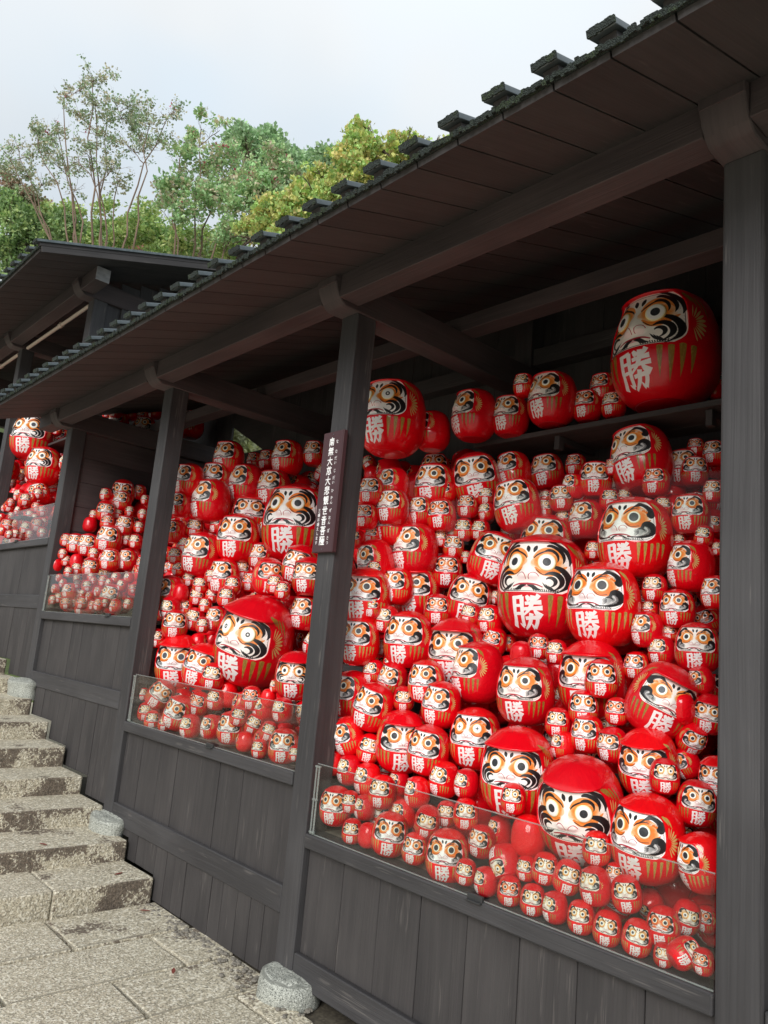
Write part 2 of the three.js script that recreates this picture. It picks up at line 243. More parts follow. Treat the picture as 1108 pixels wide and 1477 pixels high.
const shedA = thing('wooden_shed', 'long dark wooden shed in the foreground, its three open bays heaped with red dolls', 'shed');
{
  // posts: two stout square posts stand in the picture, a third beyond, each on its stone
  bx(shedA, 'post', PX[0], PX[0] + PW, GY, 2.765, -PW, 0, 'y', M.wood, 0.009);
  bx(shedA, 'post', PX[1], PX[1] + PW, GY, 2.765, -PW, 0, 'y', M.wood, 0.009);
  bx(shedA, 'post', PX[2], PX[2] + PW, -0.05, 2.765, -PW, 0, 'y', M.wood, 0.009);
  bx(shedA, 'post', PX[3], PX[3] + PW, 0.12, 2.765, -PW, 0, 'y', M.wood, 0.009);
  for (const x of PX) { noseBeam(shedA, x, 0, BACK); }
  for (const x of PX.slice(0, 4)) bx(shedA, 'back_post', x, x + PW, GY, roofY(BACK + 0.13) - 0.02, BACK + 0.004, BACK + 0.12, 'y', M.back, 0.005);
  for (let i = 0; i < 4; i++) {
    const xl = PX[i + 1] + PW + 0.008, xr = PX[i] - 0.004;
    bx(shedA, 'front_beam', xl, xr, 2.784, 2.899, 0.009, 0.124, 'x', M.brown, 0.005);
    bx(shedA, 'purlin', xl - 0.13, xr - 0.002 - 0.005, 2.916, 3.0, -0.8, -0.69, 'x', M.brown, 0.005);
    if (i < 3) bx(shedA, 'wall_plate', xl, xr, 2.93, 3.03, BACK + 0.01, BACK + 0.11, 'x', M.back, 0.005);
  }
  bx(shedA, 'front_beam', -5.62, PX[4] - 0.01, 2.784, 2.899, 0.009, 0.124, 'x', M.brown, 0.005);
  roofOf(shedA, -5.65, 1.862, 0, -1.75);
  const g = (y) => () => y;
  bayFront(shedA, PX[2] + PW, PX[1], SILL.A, null, 8, 0, 0.45, [-1.681, -1.46, -1.248, -1.037, -0.824, -0.613, -0.407, -0.197, 0]);
  bayFront(shedA, PX[3] + PW, PX[2], SILL.B, stepTop, 8, 15);
  bayFront(shedA, PX[4] + PW, PX[3], SILL.C, stepTop, 8, 15, 0.443);
  bayFront(shedA, PX[1] + PW, PX[0], 0.49, g(GY + 0.004), 8, 14);
  bx(shedA, 'kick_board', PX[2] + PW, PX[1], GY - 0.01, -0.03, -0.24, -0.22, 'x', M.board, 0);
  // walls behind the dolls, one gable partition on the left, one low one between the bays
  backWall(shedA, -4.5, 1.9, GY, 0);
  let x = -5.3; for (let i = 0; i < 4; i++, x += 0.2) bx(shedA, 'back_board', x, x + 0.198, 0.4, 2.86, BACK - 0.02, BACK, 'y', M.back, 0);
  { const s = new THREE.Shape([[-5.3, 3.55], [-5.3, 3.22], [-5.17, 3.15], [-4.5, 2.80], [-4.5, 3.36], [-5.0, 3.38]].map((p) => new THREE.Vector2(...p))); const e = new THREE.ExtrudeGeometry(s, { depth: 0.02, bevelEnabled: false }); mesh('back_board', boxUV(e, 'x'), M.back, shedA, [0, 0, BACK - 0.02]); }
  bx(shedA, 'back_board', -5.3, -5.172, 2.86, 3.25, BACK - 0.02, BACK, 'y', M.soffit, 0);
  for (let i = 0; i < 8; i++) { const y0 = 1.15 + i * 0.2; bx(shedA, 'partition_board', -5.23, -5.205, y0, Math.min(y0 + 0.198, 2.76), BACK, -PW, 'z', M.brown, 0.002); }
  for (let i = 0; i < 4; i++) { const y0 = 0.3 + i * 0.22; bx(shedA, 'partition_board', -3.56, -3.535, y0, y0 + 0.217, BACK, -PW, 'z', M.brown, 0.002); }
  for (let i = 0; i < 4; i++) { const y0 = 0.0 + i * 0.22; bx(shedA, 'partition_board', -1.76, -1.735, y0, y0 + 0.217, BACK, -PW, 'z', M.brown, 0.002); }
  for (let i = 0; i < 12; i++) { const y0 = 0.0 + i * 0.24; bx(shedA, 'partition_board', 0.04, 0.065, y0, y0 + 0.237, BACK, -PW, 'z', M.brown, 0.002); }
  // the high shelf in the right bay
  bx(shedA, 'shelf_board', -1.76, 0.04, 2.362, 2.39, -1.16, -0.95, 'x', M.shelf, 0.004);
  bx(shedA, 'shelf_board', -1.76, 0.04, 2.362, 2.389, BACK + 0.125, -1.163, 'x', M.shelf, 0.004);
  for (const x of [-1.26, -0.5]) { bx(shedA, 'shelf_bracket', x, x + 0.03, 2.29, 2.361, -1.02, -0.98, 'y', M.shelf, 0.003); bx(shedA, 'shelf_bracket', x, x + 0.03, 2.33, 2.361, BACK + 0.12, -1.022, 'z', M.shelf, 0.003); }
  // dark stepped stands under the heaps
  for (const [xl, xr, s, y1, z1] of [[-1.68, 0, SILL.A, 1.95, -1.25], [-3.5, -1.8, SILL.B, 2.3, -1.2], [-5.2, -3.61, SILL.C, 2.35, -1.1]]) for (let k = 0; k < 6; k++) { const t = (k + 1) / 6; bx(shedA, 'stand_step', xl + 0.01, xr - 0.05, lerp(s, y1 - 0.25, t) - 0.03, lerp(s, y1 - 0.25, t), lerp(-0.35, z1 - 0.12, t), lerp(-0.35, z1 - 0.12, t) + 0.2, 'x', M.back, 0); }
}
const shedB = thing('wooden_shed', 'upper wooden shed at the left, its roof standing higher on the slope', 'shed');
{
  const dy = 1.115, xs = [PX[4], -7.115, -8.92, -10.73];
  bx(shedB, 'post', PX[4], PX[4] + PW, 0.74, 2.765 + dy, -PW, 0, 'y', M.wood, 0.009);
  bx(shedB, 'post', xs[1], xs[1] + PW, 1.3, 2.765 + dy, -PW, 0, 'y', M.wood, 0.009);
  bx(shedB, 'post', xs[2], xs[2] + PW, 1.5, 2.765 + dy, -PW, 0, 'y', M.wood, 0.009);
  for (const x of xs) noseBeam(shedB, x, dy, BACK);
  for (let i = 0; i < 3; i++) bx(shedB, 'front_beam', xs[i + 1] + PW + 0.008, xs[i] - 0.004, 2.784 + dy, 2.899 + dy, 0.009, 0.124, 'x', M.brown, 0.005);
  bx(shedB, 'front_beam', PX[4] + PW + 0.008, -4.88, 2.784 + dy, 2.899 + dy, 0.009, 0.124, 'x', M.brown, 0.005);
  const endGrain = bx(shedB, 'beam_end', -4.882, -4.874, 2.787 + dy, 2.896 + dy, 0.012, 0.121, 'y', new THREE.MeshStandardMaterial({ map: tex(64, 64, (u, v) => mix3(s2(120, 120, 122), s2(168, 168, 168), fbm(u, v, 4, 9, 3, 5)), true, [6, 6]), roughness: 0.8 }), 0);
  bx(shedB, 'purlin', -10.7, -4.9, 2.93 + dy, 3.06 + dy, -0.92, -0.8, 'x', M.brown, 0.005);
  roofOf(shedB, -10.9, -4.684, dy, -1.75);
  bx(shedB, 'verge_board', -4.684, -4.668, roofY(-0.57, dy) - 0.01, roofY(-0.57, dy) + 0.02, -1.75, 0.6, 'z', M.soffit, 0.002).rotation.x = 0;
  shedB.children[shedB.children.length - 1].removeFromParent();
  { const L = slopeLen(2.35); mesh('verge_board', bar(0.018, 0.06, L, 'z', 0.003), M.soffit, shedB, [-4.684 + 0.011, roofY(-0.575, dy) + 0.02, -0.575], [ang, 0, 0]); }
  bayFront(shedB, xs[1] + PW, xs[0], SILL.D, stepTop, 8, 15);
  bayFront(shedB, xs[2] + PW, xs[1], 2.45, stepTop, 8, 15); bayFront(shedB, xs[3] + PW, xs[2], 3.0, stepTop, 8, 15);
  backWall(shedB, -10.75, -5.2, 0.8, dy); bx(shedB, 'post', xs[3], xs[3] + PW, 1.8, 2.765 + dy, -PW, 0, 'y', M.wood, 0.009); for (let i = 0; i < 14; i++) bx(shedB, 'partition_board', -10.66, -10.63, 1.0 + i * 0.2, 1.198 + i * 0.2, BACK, -PW, 'z', M.back, 0);
  // boarded gable end over the lower roof
  let z = -PW - 0.002; for (let i = 0; i < 8; i++) { const w = 0.158; bx(shedB, 'gable_board', -5.235 + rr(0, 0.003), -5.212, 3.5, 3.878, z - w + 0.002, z, 'y', M.wood, 0.003); z -= w; }
  z = 0.1; for (let i = 0; i < 9; i++) { const w = 0.165; bx(shedB, 'gable_board', -5.262, -5.24, 4.03, roofY(z - w / 2, dy) - 0.03, z - w + 0.002, z, 'y', M.wood, 0.003); z -= w; }
  bx(shedB, 'gable_frame', -5.212, -5.19, 3.46, 3.878, -0.3, -0.24, 'y', M.wood, 0.003);
  bx(shedB, 'gable_frame', -5.212, -5.19, 3.46, 3.878, -0.82, -0.76, 'y', M.wood, 0.003);
  bx(shedB, 'shelf_board', -7.0, -5.32, 2.925, 2.95, BACK, -0.34, 'x', M.shelf, 0.004);
  bx(shedB, 'shelf_board', -7.1, -6.2, 2.1, 2.13, -0.5, -0.03, 'x', M.shelf, 0.004);
  bx(shedB, 'stand_step', -7.0, -5.32, 1.9, 2.6, BACK, -0.55, 'x', M.soffit, 0);
}
{
  const pipe = (x0, x1, label) => { const t = thing('pipe', label, 'pipe', [(x0 + x1) / 2, 3.872, -0.03], 'pale pipes under the upper shed beam'); const L = x1 - x0; const g = new THREE.CylinderGeometry(0.016, 0.016, L, 12); g.rotateZ(Math.PI / 2); mesh('tube', g, M.pipe, t); const c = new THREE.CylinderGeometry(0.022, 0.022, 0.06, 12); c.rotateZ(Math.PI / 2); mesh('coupling', c, M.pipe, t, [0.12, 0, 0]); const h = new THREE.TorusGeometry(0.02, 0.004, 6, 14); h.rotateY(Math.PI / 2); mesh('bracket', h, M.pipe, t, [0.14, 0.004, 0]); };
  pipe(-6.92, -5.36, 'pale pipe under the upper shed beam, between its two visible posts'); pipe(-8.6, -7.2, 'pale pipe under the upper shed beam at the left edge of the photo');
}

// ---------------------------------------------------------------- clear acrylic guards on the sills
function guard(label, xl, xr, y0, h, clipX) {
  const t = thing('acrylic_guard', label, 'guard', [(xl + xr) / 2, y0, -0.012], 'clear guards in front of the dolls'), w = xr - xl;
  mesh('panel', new RoundedBoxGeometry(w, h, 0.004, 1, 0.001), M.acrylic, t, [0, h / 2 + 0.002, 0]);
  mesh('top_edge', new RoundedBoxGeometry(w, 0.0035, 0.0055, 1, 0.001), M.edge, t, [0, h + 0.004, 0]);
  mesh('bottom_edge', new RoundedBoxGeometry(w, 0.004, 0.0055, 1, 0.001), M.edge, t, [0, 0.002, 0.003]);
  for (const s of [-1]) {
    const hg = new THREE.Group(); hg.name = 'hinge'; hg.position.set(s * (w / 2 - 0.012), 0, 0.008); t.add(hg);
    for (const dx of [-0.009, 0.009]) for (let k = 0; k < 2; k++) mesh('knuckle', new THREE.CylinderGeometry(0.0038, 0.0038, h * 0.48, 10), M.edge, hg, [dx, h * (0.25 + k * 0.5), 0]);
    for (const y of [0.01, h * 0.5, h - 0.006]) mesh('pin', new RoundedBoxGeometry(0.03, 0.008, 0.012, 1, 0.002), M.edge, hg, [0, y, 0]);
  }
  mesh('side_edge', new RoundedBoxGeometry(0.006, h, 0.01, 1, 0.002), M.clear, t, [w / 2 - 0.006, h / 2, 0.002]);
  const c = new THREE.Group(); c.name = 'clip'; c.position.set(clipX - (xl + xr) / 2, 0.006, 0.012); t.add(c);
  mesh('clip_plate', new RoundedBoxGeometry(0.062, 0.02, 0.014, 1, 0.003), M.black, c); mesh('clip_foot', new RoundedBoxGeometry(0.062, 0.006, 0.03, 1, 0.002), M.black, c, [0, -0.01, 0.002]);
}
guard('low clear acrylic guard on the sill of the right bay', -1.655, -0.004, SILL.A + 0.001, 0.272, -0.77);
guard('low clear acrylic guard on the sill of the middle bay', -3.452, -1.806, SILL.B + 0.001, 0.268, -2.5);
guard('low clear acrylic guard on the sill of the left bay', -5.18, -3.614, SILL.C + 0.001, 0.276, -3.95);
guard('low clear acrylic guard on the upper shed sill at the left edge', -6.98, -5.312, SILL.D + 0.001, 0.276, -6.1);
{
  const t = thing('acrylic_guard', 'clear acrylic screen standing half-way up the heap in the right bay', 'guard', [-0.8, 1.76, -0.56]);
  mesh('panel', new RoundedBoxGeometry(1.5, 0.215, 0.004, 1, 0.001), M.clear, t, [0, 0.1, 0]); mesh('top_edge', new RoundedBoxGeometry(1.5, 0.004, 0.006, 1, 0.001), M.clear, t, [0, 0.21, 0]);
  for (const x of [-0.75, -0.715]) mesh('side_edge', new RoundedBoxGeometry(0.004, 0.215, 0.008, 1, 0.001), M.clear, t, [x, 0.1, 0.001]);
}

// ---------------------------------------------------------------- the sign on the post
const GL = {
  '南': 'M50,4V20 M15,20H85 M16,34V95 M16,34H84V88L74,92 M36,44L42,54 M64,44L58,54 M32,60H68 M30,75H70 M50,60V92',
  '無': 'M28,5L14,28 M26,16H88 M8,36H92 M10,64H90 M26,18V64 M42,18V64 M58,18V64 M74,18V64 M20,76L12,92 M38,76L40,90 M58,76L62,90 M80,74L90,90',
  '大': 'M10,36H90 M50,6Q50,60 10,94 M50,40Q62,76 92,94',
  '慈': 'M34,4L40,14 M66,4L58,14 M10,20H90 M34,24L22,36L36,40L20,56 M36,50L40,58 M70,24L58,36L72,40L56,56 M74,50L78,58 M16,70L10,90 M34,66Q34,94 60,92Q72,92 70,80 M50,64L56,74 M78,66L90,82',
  '悲': 'M40,4V60 M14,14H40 M14,28H40 M10,46L40,40 M60,4V60 M60,14H86 M60,28H86 M60,44H90 M16,70L10,90 M34,66Q34,94 60,92Q72,92 70,80 M50,64L56,74 M78,66L90,82',
  '観': 'M22,4L12,20 M16,14H48 M10,28H50 M30,14L12,44 M24,34V92 M24,40H50 M24,54H48 M24,68H48 M24,84H52 M38,34V84 M60,8V58 M60,8H88V58 M60,24H88 M60,40H88 M60,58H88 M68,60Q64,84 50,94 M78,60V84Q80,92 96,88',
  '世': 'M8,36H92 M28,10V66 M50,6V62 M72,10V62 M50,62H72 M28,10V90H88',
  '音': 'M50,2V12 M18,14H82 M36,20L42,34 M64,20L58,34 M8,38H92 M26,50V94 M26,50H74V94 M26,70H74 M26,92H74',
  '菩': 'M8,14H92 M32,4V24 M68,4V24 M50,24V32 M20,34H80 M36,38L40,48 M64,38L60,48 M8,54H92 M28,66V96 M28,66H74V96 M28,94H74',
  '薩': 'M8,12H92 M32,4V22 M68,4V22 M12,30V96 M12,30H34L26,46Q38,56 30,64L22,64 M66,24V32 M44,36H92 M56,38L60,46 M78,38L74,46 M42,50H94 M46,50Q46,80 36,94 M60,56L52,68 M54,64H90 M56,78H86 M48,94H94 M70,54V94',
  'な': 'M10,24H50 M32,6Q28,40 12,60 M60,14L84,34 M60,40V78Q58,92 40,88Q28,80 44,70Q64,70 88,88', 'む': 'M10,30H60 M34,8V70Q34,84 20,78Q14,64 30,58 M34,70Q34,92 60,92Q84,92 80,64 M70,22L86,38',
  'だ': 'M8,26H52 M32,6L14,90 M52,44H84 M50,74Q60,90 88,86 M76,6L82,18 M90,4L96,16', 'い': 'M18,20Q16,70 32,86L40,70 M70,26Q84,46 82,66', 'じ': 'M36,8V70Q38,92 64,88Q80,82 88,66 M60,10L66,24 M78,6L84,20',
  'ひ': 'M10,20H38Q16,50 24,74Q36,94 58,84Q74,70 64,20Q76,44 92,56', 'か': 'M10,32H56Q60,60 48,86L36,82 M38,8Q32,60 10,88 M70,24L90,56', 'ん': 'M52,6Q34,50 10,92Q30,54 46,60Q50,92 70,88Q84,82 92,62',
  'ぜ': 'M8,40L80,32 M62,10V58L52,54 M28,14V70Q30,88 76,84 M78,6L84,16 M90,2L96,12', 'お': 'M10,28H58 M32,6V76Q30,90 16,82Q12,66 40,56Q84,48 80,76Q74,90 56,86 M70,18L88,34', 'ぼ': 'M16,10Q8,50 18,90 M40,16H76 M38,40H80 M60,16V80Q56,92 42,86Q36,72 56,72Q74,76 84,86 M82,4L88,14 M92,2L97,12',
  'さ': 'M12,28H82 M40,6Q60,50 72,58 M22,62Q24,92 74,86', 'つ': 'M8,40Q60,16 84,42Q92,76 40,88', '三': 'M18,16H82 M24,48H76 M8,86H92', '唱': 'M10,24V80 M10,24H34V80 M10,72H34 M48,8V44 M48,8H86V44 M48,26H86 M48,44H86 M44,54V94 M44,54H90V94 M44,74H90 M44,93H90',
  'え': 'M36,6L62,14 M16,36H72L12,90 M44,62Q56,92 90,88', 'し': 'M34,6V66Q36,92 62,86Q80,78 88,60', 'ま': 'M14,24H86 M18,46H82 M50,6V76Q48,92 30,88Q18,78 36,70Q66,70 86,90', 'す': 'M8,26H92 M54,6V56Q44,74 34,60Q36,42 54,46Q64,70 34,94',
};
function glyph(c, ch, x, y, s, lw) { c.save(); c.translate(x, y); c.scale(s / 100, s / 100); c.lineWidth = lw; c.lineCap = c.lineJoin = 'round'; c.stroke(new Path2D(GL[ch])); c.restore(); }
{
  const W = 192, H = 720, cv = document.createElement('canvas'); cv.width = W; cv.height = H; const c = cv.getContext('2d');
  c.fillStyle = 'rgb(70,44,48)'; c.fillRect(0, 0, W, H);
  for (let i = 0; i < 900; i++) { c.fillStyle = 'rgba(' + (rnd() < 0.5 ? '40,24,28' : '96,64,68') + ',0.10)'; c.fillRect(rr(0, W), rr(0, H), rr(1, 2), rr(10, 90)); }
  c.strokeStyle = 'rgb(240,240,238)';
  [...'南無大慈大悲観世音菩薩'].forEach((k, i) => glyph(c, k, 58, 32 + i * 59.5, 54, 12));
  const furi = ['な', 'む', 'だい', 'じ', 'だい', 'ひ', 'かん', 'ぜ', 'おん', 'ぼ', 'さつ'];
  furi.forEach((w, i) => [...w].forEach((k, j) => glyph(c, k, 128, 40 + i * 59.5 + (w.length > 1 ? j * 27 - 5 : 12), 23, 11)));
  [...'三唱お唱えします'].forEach((k, i) => glyph(c, k, 20, 462 + i * 27.5, 23, 11));
  const t = new THREE.CanvasTexture(cv); t.colorSpace = THREE.SRGBColorSpace;
  const o = thing('wooden_sign', 'narrow maroon wooden sign with a column of white characters on the post', 'sign', [-1.735, 1.915, 0.013]);
  const mm = new THREE.MeshStandardMaterial({ color: new THREE.Color(0.065, 0.028, 0.032), roughness: 0.55 });
  mesh('board', new RoundedBoxGeometry(0.144, 0.552, 0.022, 2, 0.002), mm, o);
  mesh('lettered_face', new THREE.PlaneGeometry(0.139, 0.546), new THREE.MeshStandardMaterial({ map: t, roughness: 0.5 }), o, [0, 0, 0.0122]);
  for (const y of [-0.262, 0.262]) mesh('nail', new THREE.CylinderGeometry(0.0025, 0.0025, 0.002, 8), M.cap, o, [0, y, 0.0128], [Math.PI / 2, 0, 0]);
}

// ---------------------------------------------------------------- daruma dolls: shape (half width = 1, height = 2.26, base at y = 0, face towards +z)
const DH = 2.26; let YB = 0.395, YT = 0.872, FA = 1.0, OV = 0.125;
const shape = (st) => { [YB, YT, FA, OV] = st === 'C' || st === 'O' ? [0.435, 0.855, 0.86, 0.125] : st === 'P' || st === 'G' ? [0.388, 0.8, 1.0, 0.17] : [0.395, 0.872, 1.0, 0.125]; };   // P and G wear the deep overhanging hood
const PROFILE = [[0, 0.52], [0.02, 0.61], [0.06, 0.73], [0.12, 0.845], [0.2, 0.935], [0.28, 0.982], [0.36, 1], [0.46, 0.99], [0.56, 0.975], [0.66, 0.942], [0.76, 0.875], [0.83, 0.805], [0.88, 0.725], [0.92, 0.62], [0.95, 0.51], [0.975, 0.37], [0.99, 0.24], [1, 0]];
function rb(h) { let i = 0; while (i < PROFILE.length - 2 && h > PROFILE[i + 1][0]) i++; const [a, ra] = PROFILE[i], [b, rbb] = PROFILE[i + 1], t = clamp01((h - a) / (b - a)); return i > 12 ? Math.sqrt(lerp(ra * ra, rbb * rbb, t)) : lerp(ra, rbb, t); }
const tOf = (h) => 2 * (h - YB) / (YT - YB) - 1, aOf = (h) => { const t = Math.min(1, Math.abs(tOf(h))); return FA * (1 - 0.26 * t ** 5); };
const gs = (x, s) => Math.exp(-(x * x) / (s * s));
function hull(th, h) {
  const a = Math.abs(th), front = 1 - smooth(0.7, 1.35, a);
  let r = rb(h) + OV * gs(h - YT - 0.015, OV * 0.32) * front * (h > YT ? 1 : 0.7) + 0.012 * gs(h - 0.375, 0.03) * front;
  if (h > YB && h < YT) r += 0.02 * gs(a - aOf(h) - 0.03, 0.09);
  return r;
}
function faceR(s, t) {
  const h = lerp(YB, YT, (t + 1) / 2), th = s * aOf(h);
  let r = 0.91 - 0.115 * t - 0.035 * t * t; r = lerp(r, hull(th, h) - 0.03, 0.75 * s ** 4);
  r += 0.11 * gs(s, 0.16) * smooth(0.55, -0.2, t) * smooth(-0.56, -0.36, t) + 0.05 * gs(Math.abs(s) - 0.17, 0.09) * gs(t + 0.4, 0.12);
  r += 0.03 * gs(Math.abs(s) - 0.62, 0.25) * gs(t + 0.4, 0.35) + 0.03 * gs(Math.abs(s) - 0.5, 0.3) * gs(t - 0.6, 0.22) + 0.03 * gs(s, 0.4) * gs(t + 0.74, 0.12);
  return { r, h, th };
}
const at = (r, th, h) => [Math.sin(th) * r, h * DH, Math.cos(th) * r];
function dollGeometries(NF, NR, backA, below, above) {
  const body = { p: [], uv: [], ix: [] }, face = { p: [], uv: [], ix: [] };
  const put = (o, p, u, v) => { o.p.push(...p); o.uv.push(u, v); return o.p.length / 3 - 1; };
  const quad = (o, a, b, c, d) => o.ix.push(a, b, c, a, c, d);
  const rows = [...below]; const r0 = rows.length; for (let i = 0; i <= NR; i++) rows.push(lerp(YB, YT, i / NR)); rows.push(...above);
  const cols = []; for (let i = 0; i <= NF; i++) cols.push({ s: (i / NF) * 2 - 1 }); for (const b of backA) cols.push({ b }); cols.push({ b: 1 });
  const thOf = (c, h) => { const a = aOf(h); return c.s !== undefined ? c.s * a : a + c.b * (2 * Math.PI - 2 * a); };
  const idx = rows.map((h) => cols.map((c) => { const th = thOf(c, h), w = th > Math.PI ? th - 2 * Math.PI : th; return put(body, at(hull(w, h), th, h), 0.5 + th / (2 * Math.PI), 0.5 + 0.5 * h); }));
  for (let j = 0; j + 1 < rows.length; j++) for (let i = 0; i + 1 < cols.length; i++) {
    if (j >= r0 && j < r0 + NR && i < NF) continue;
    quad(body, idx[j][i], idx[j][i + 1], idx[j + 1][i + 1], idx[j + 1][i]);
  }
  const fi = []; for (let j = 0; j <= NR; j++) { fi.push([]); for (let i = 0; i <= NF; i++) { const s = (i / NF) * 2 - 1, t = (j / NR) * 2 - 1, f = faceR(s, t); fi[j].push(put(face, at(f.r, f.th, f.h), 0.75 * (s + 1) / 2, 0.5 * (t + 1) / 2)); } }
  for (let j = 0; j < NR; j++) for (let i = 0; i < NF; i++) quad(face, fi[j][i], fi[j][i + 1], fi[j + 1][i + 1], fi[j + 1][i]);
  // the wall of the recess, red like the body
  const ring = []; for (let i = 0; i < NF; i++) ring.push([0, i]); for (let j = 0; j < NR; j++) ring.push([j, NF]); for (let i = NF; i > 0; i--) ring.push([NR, i]); for (let j = NR; j > 0; j--) ring.push([j, 0]);
  const wa = ring.map(([j, i]) => { const q = idx[r0 + j][i]; return put(body, body.p.slice(q * 3, q * 3 + 3), body.uv[q * 2], body.uv[q * 2 + 1]); });
  const wb = ring.map(([j, i]) => { const q = fi[j][i], e = idx[r0 + j][i]; return put(body, face.p.slice(q * 3, q * 3 + 3), body.uv[e * 2], body.uv[e * 2 + 1]); });
  ring.forEach((_, k) => { const n = (k + 1) % ring.length; quad(body, wa[k], wa[n], wb[n], wb[k]); });
  { const top = put(body, [0, DH * 1.0005, 0], 0.02, 0.99), jt = rows.length - 1; for (let i = 0; i + 1 < cols.length; i++) body.ix.push(top, idx[jt][i], idx[jt][i + 1]); }
  { const c = put(body, [0, 0, 0], 0.02, 0.51); for (let i = 0; i + 1 < cols.length; i++) body.ix.push(c, idx[0][i + 1], idx[0][i]); }
  const make = (o) => { const g = new THREE.BufferGeometry(); g.setAttribute('position', new THREE.Float32BufferAttribute(o.p, 3)); g.setAttribute('uv', new THREE.Float32BufferAttribute(o.uv, 2)); g.setIndex(o.ix); g.computeVertexNormals(); return g; };
  const gb = make(body), N = gb.attributes.normal, e = cols.length - 1;
  for (const row of idx) { const n = new THREE.Vector3(N.getX(row[0]) + N.getX(row[e]), N.getY(row[0]) + N.getY(row[e]), N.getZ(row[0]) + N.getZ(row[e])).normalize(); for (const k of [row[0], row[e]]) N.setXYZ(k, n.x, n.y, n.z); }
  return { body: gb, face: make(face) };
}
const fullBack = [0.012, 0.035, 0.07, 0.115, 0.17, 0.235, 0.3, 0.37, 0.44, 0.51, 0.58, 0.65, 0.72, 0.785, 0.845, 0.895, 0.935, 0.968, 0.988];
const GEOS = {}, LOWS = {};
for (const st of ['M', 'C', 'P']) {
  shape(st); const up = (k) => lerp(YT, 1, k), dn = (k) => YB * k;
  GEOS[st] = dollGeometries(24, 18, fullBack, [0, 0.025, 0.075, 0.15, 0.25, 0.38, 0.51, 0.64, 0.76, 0.87, 0.95].map(dn), [0.05, 0.13, 0.24, 0.37, 0.51, 0.66, 0.8, 0.91, 0.97, 0.995].map(up));
  LOWS[st] = dollGeometries(12, 9, [0.04, 0.13, 0.25, 0.38, 0.5, 0.62, 0.75, 0.87, 0.96], [0, 0.1, 0.3, 0.56, 0.8, 0.93].map(dn), [0.12, 0.3, 0.52, 0.78, 0.93, 0.99].map(up));
}
const kindOf = (st) => (st === 'C' || st === 'O' ? 'C' : st === 'P' || st === 'G' ? 'P' : 'M'), paintOf = (st) => (st === 'P' ? 'M' : st === 'G' ? 'L' : st);
const EX = 0.325, EY = 0.1, EYE_R = { L: 0.195, M: 0.178, C: 0.165, O: 0.155 };
function eyeGeo(side, R, k, st, seg = 18) {
  shape(st);
  const f = (s, t) => { const q = faceR(s, t); return new THREE.Vector3(...at(q.r, q.th, q.h)); };
  const s = side * EX / 0.83, t = EY / 0.55, p = f(s, t), nx = f(s + 0.12, t).sub(f(s - 0.12, t)).cross(f(s, t + 0.2).sub(f(s, t - 0.2))).normalize();
  const pos = [], uv = [], ix = [], rings = [[0, 0.055], [0.5, 0.05], [0.8, 0.036], [0.94, 0.016], [1, -0.045]];
  const cx = (768 + 128 * (k % 2) + 64) / 1024, cy = 1 - (512 + 128 * (k >> 1) + 64) / 1024;
  rings.forEach(([r, z]) => { for (let i = 0; i < seg; i++) { const a = i / seg * Math.PI * 2; pos.push(Math.cos(a) * r * R, Math.sin(a) * r * R * 1.02, z * R * 2.2 + 0.012); const q = Math.min(r, 0.97); uv.push(cx + Math.cos(a) * q * 0.0605, cy + Math.sin(a) * q * 0.0605); } });
  for (let j = 0; j + 1 < rings.length; j++) for (let i = 0; i < seg; i++) { const n = (i + 1) % seg; ix.push(j * seg + i, (j + 1) * seg + i, (j + 1) * seg + n, j * seg + i, (j + 1) * seg + n, j * seg + n); }
  const g = new THREE.BufferGeometry(); g.setAttribute('position', new THREE.Float32BufferAttribute(pos, 3)); g.setAttribute('uv', new THREE.Float32BufferAttribute(uv, 2)); g.setIndex(ix);
  g.applyQuaternion(new THREE.Quaternion().setFromUnitVectors(new THREE.Vector3(0, 0, 1), nx)); g.translate(p.x, p.y, p.z); g.computeVertexNormals(); return g;
}

// ---------------------------------------------------------------- daruma dolls: paint (flat print on the papier-mache)
const WINS = [                                           // half widths at the start, middle and end, then the points of each stroke
  [7, 5.5, 8, 13, 8, 13, 50, 11, 74, 2, 96], [5, 5, 6, 9, 12, 24, 11, 40, 9], [7, 6, 6, 37, 8, 38, 50, 37, 92], [6, 4, 1, 38, 93, 31, 91, 24, 84], [4, 4.5, 4, 14, 35, 36, 34], [4, 4.5, 4, 13, 58, 36, 57],
  [4, 7, 6, 51, 5, 56, 12, 60, 20], [7, 6, 3, 87, 1, 81, 11, 74, 19], [5, 5, 7, 47, 28, 70, 25, 95, 22], [5, 5, 7, 42, 44, 70, 41, 99, 38], [7, 6, 2, 70, 4, 67, 30, 57, 48, 39, 64], [3, 7, 9, 74, 42, 83, 54, 98, 64],
  [5, 5, 6, 47, 70, 66, 68, 86, 66], [6, 6, 6, 86, 66, 84, 82, 77, 97], [6, 4, 1, 77, 97, 71, 92, 66, 84], [7, 6, 3, 67, 55, 62, 78, 54, 90, 41, 101]];
function brush(c, pts, wf, n = 40) {                       // a brush stroke along a smooth curve, wf(t) is its half width
  const cu = new THREE.CatmullRomCurve3(pts.map((p) => new THREE.Vector3(p[0], p[1], 0))), L = [], R = [];
  for (let i = 0; i <= n; i++) { const t = i / n, p = cu.getPoint(t), d = cu.getTangent(t), w = wf(t); L.push([p.x - d.y * w, p.y + d.x * w]); R.unshift([p.x + d.y * w, p.y - d.x * w]); }
  c.beginPath(); [...L, ...R].forEach(([x, y], i) => (i ? c.lineTo(x, y) : c.moveTo(x, y))); c.closePath(); c.fill();
}
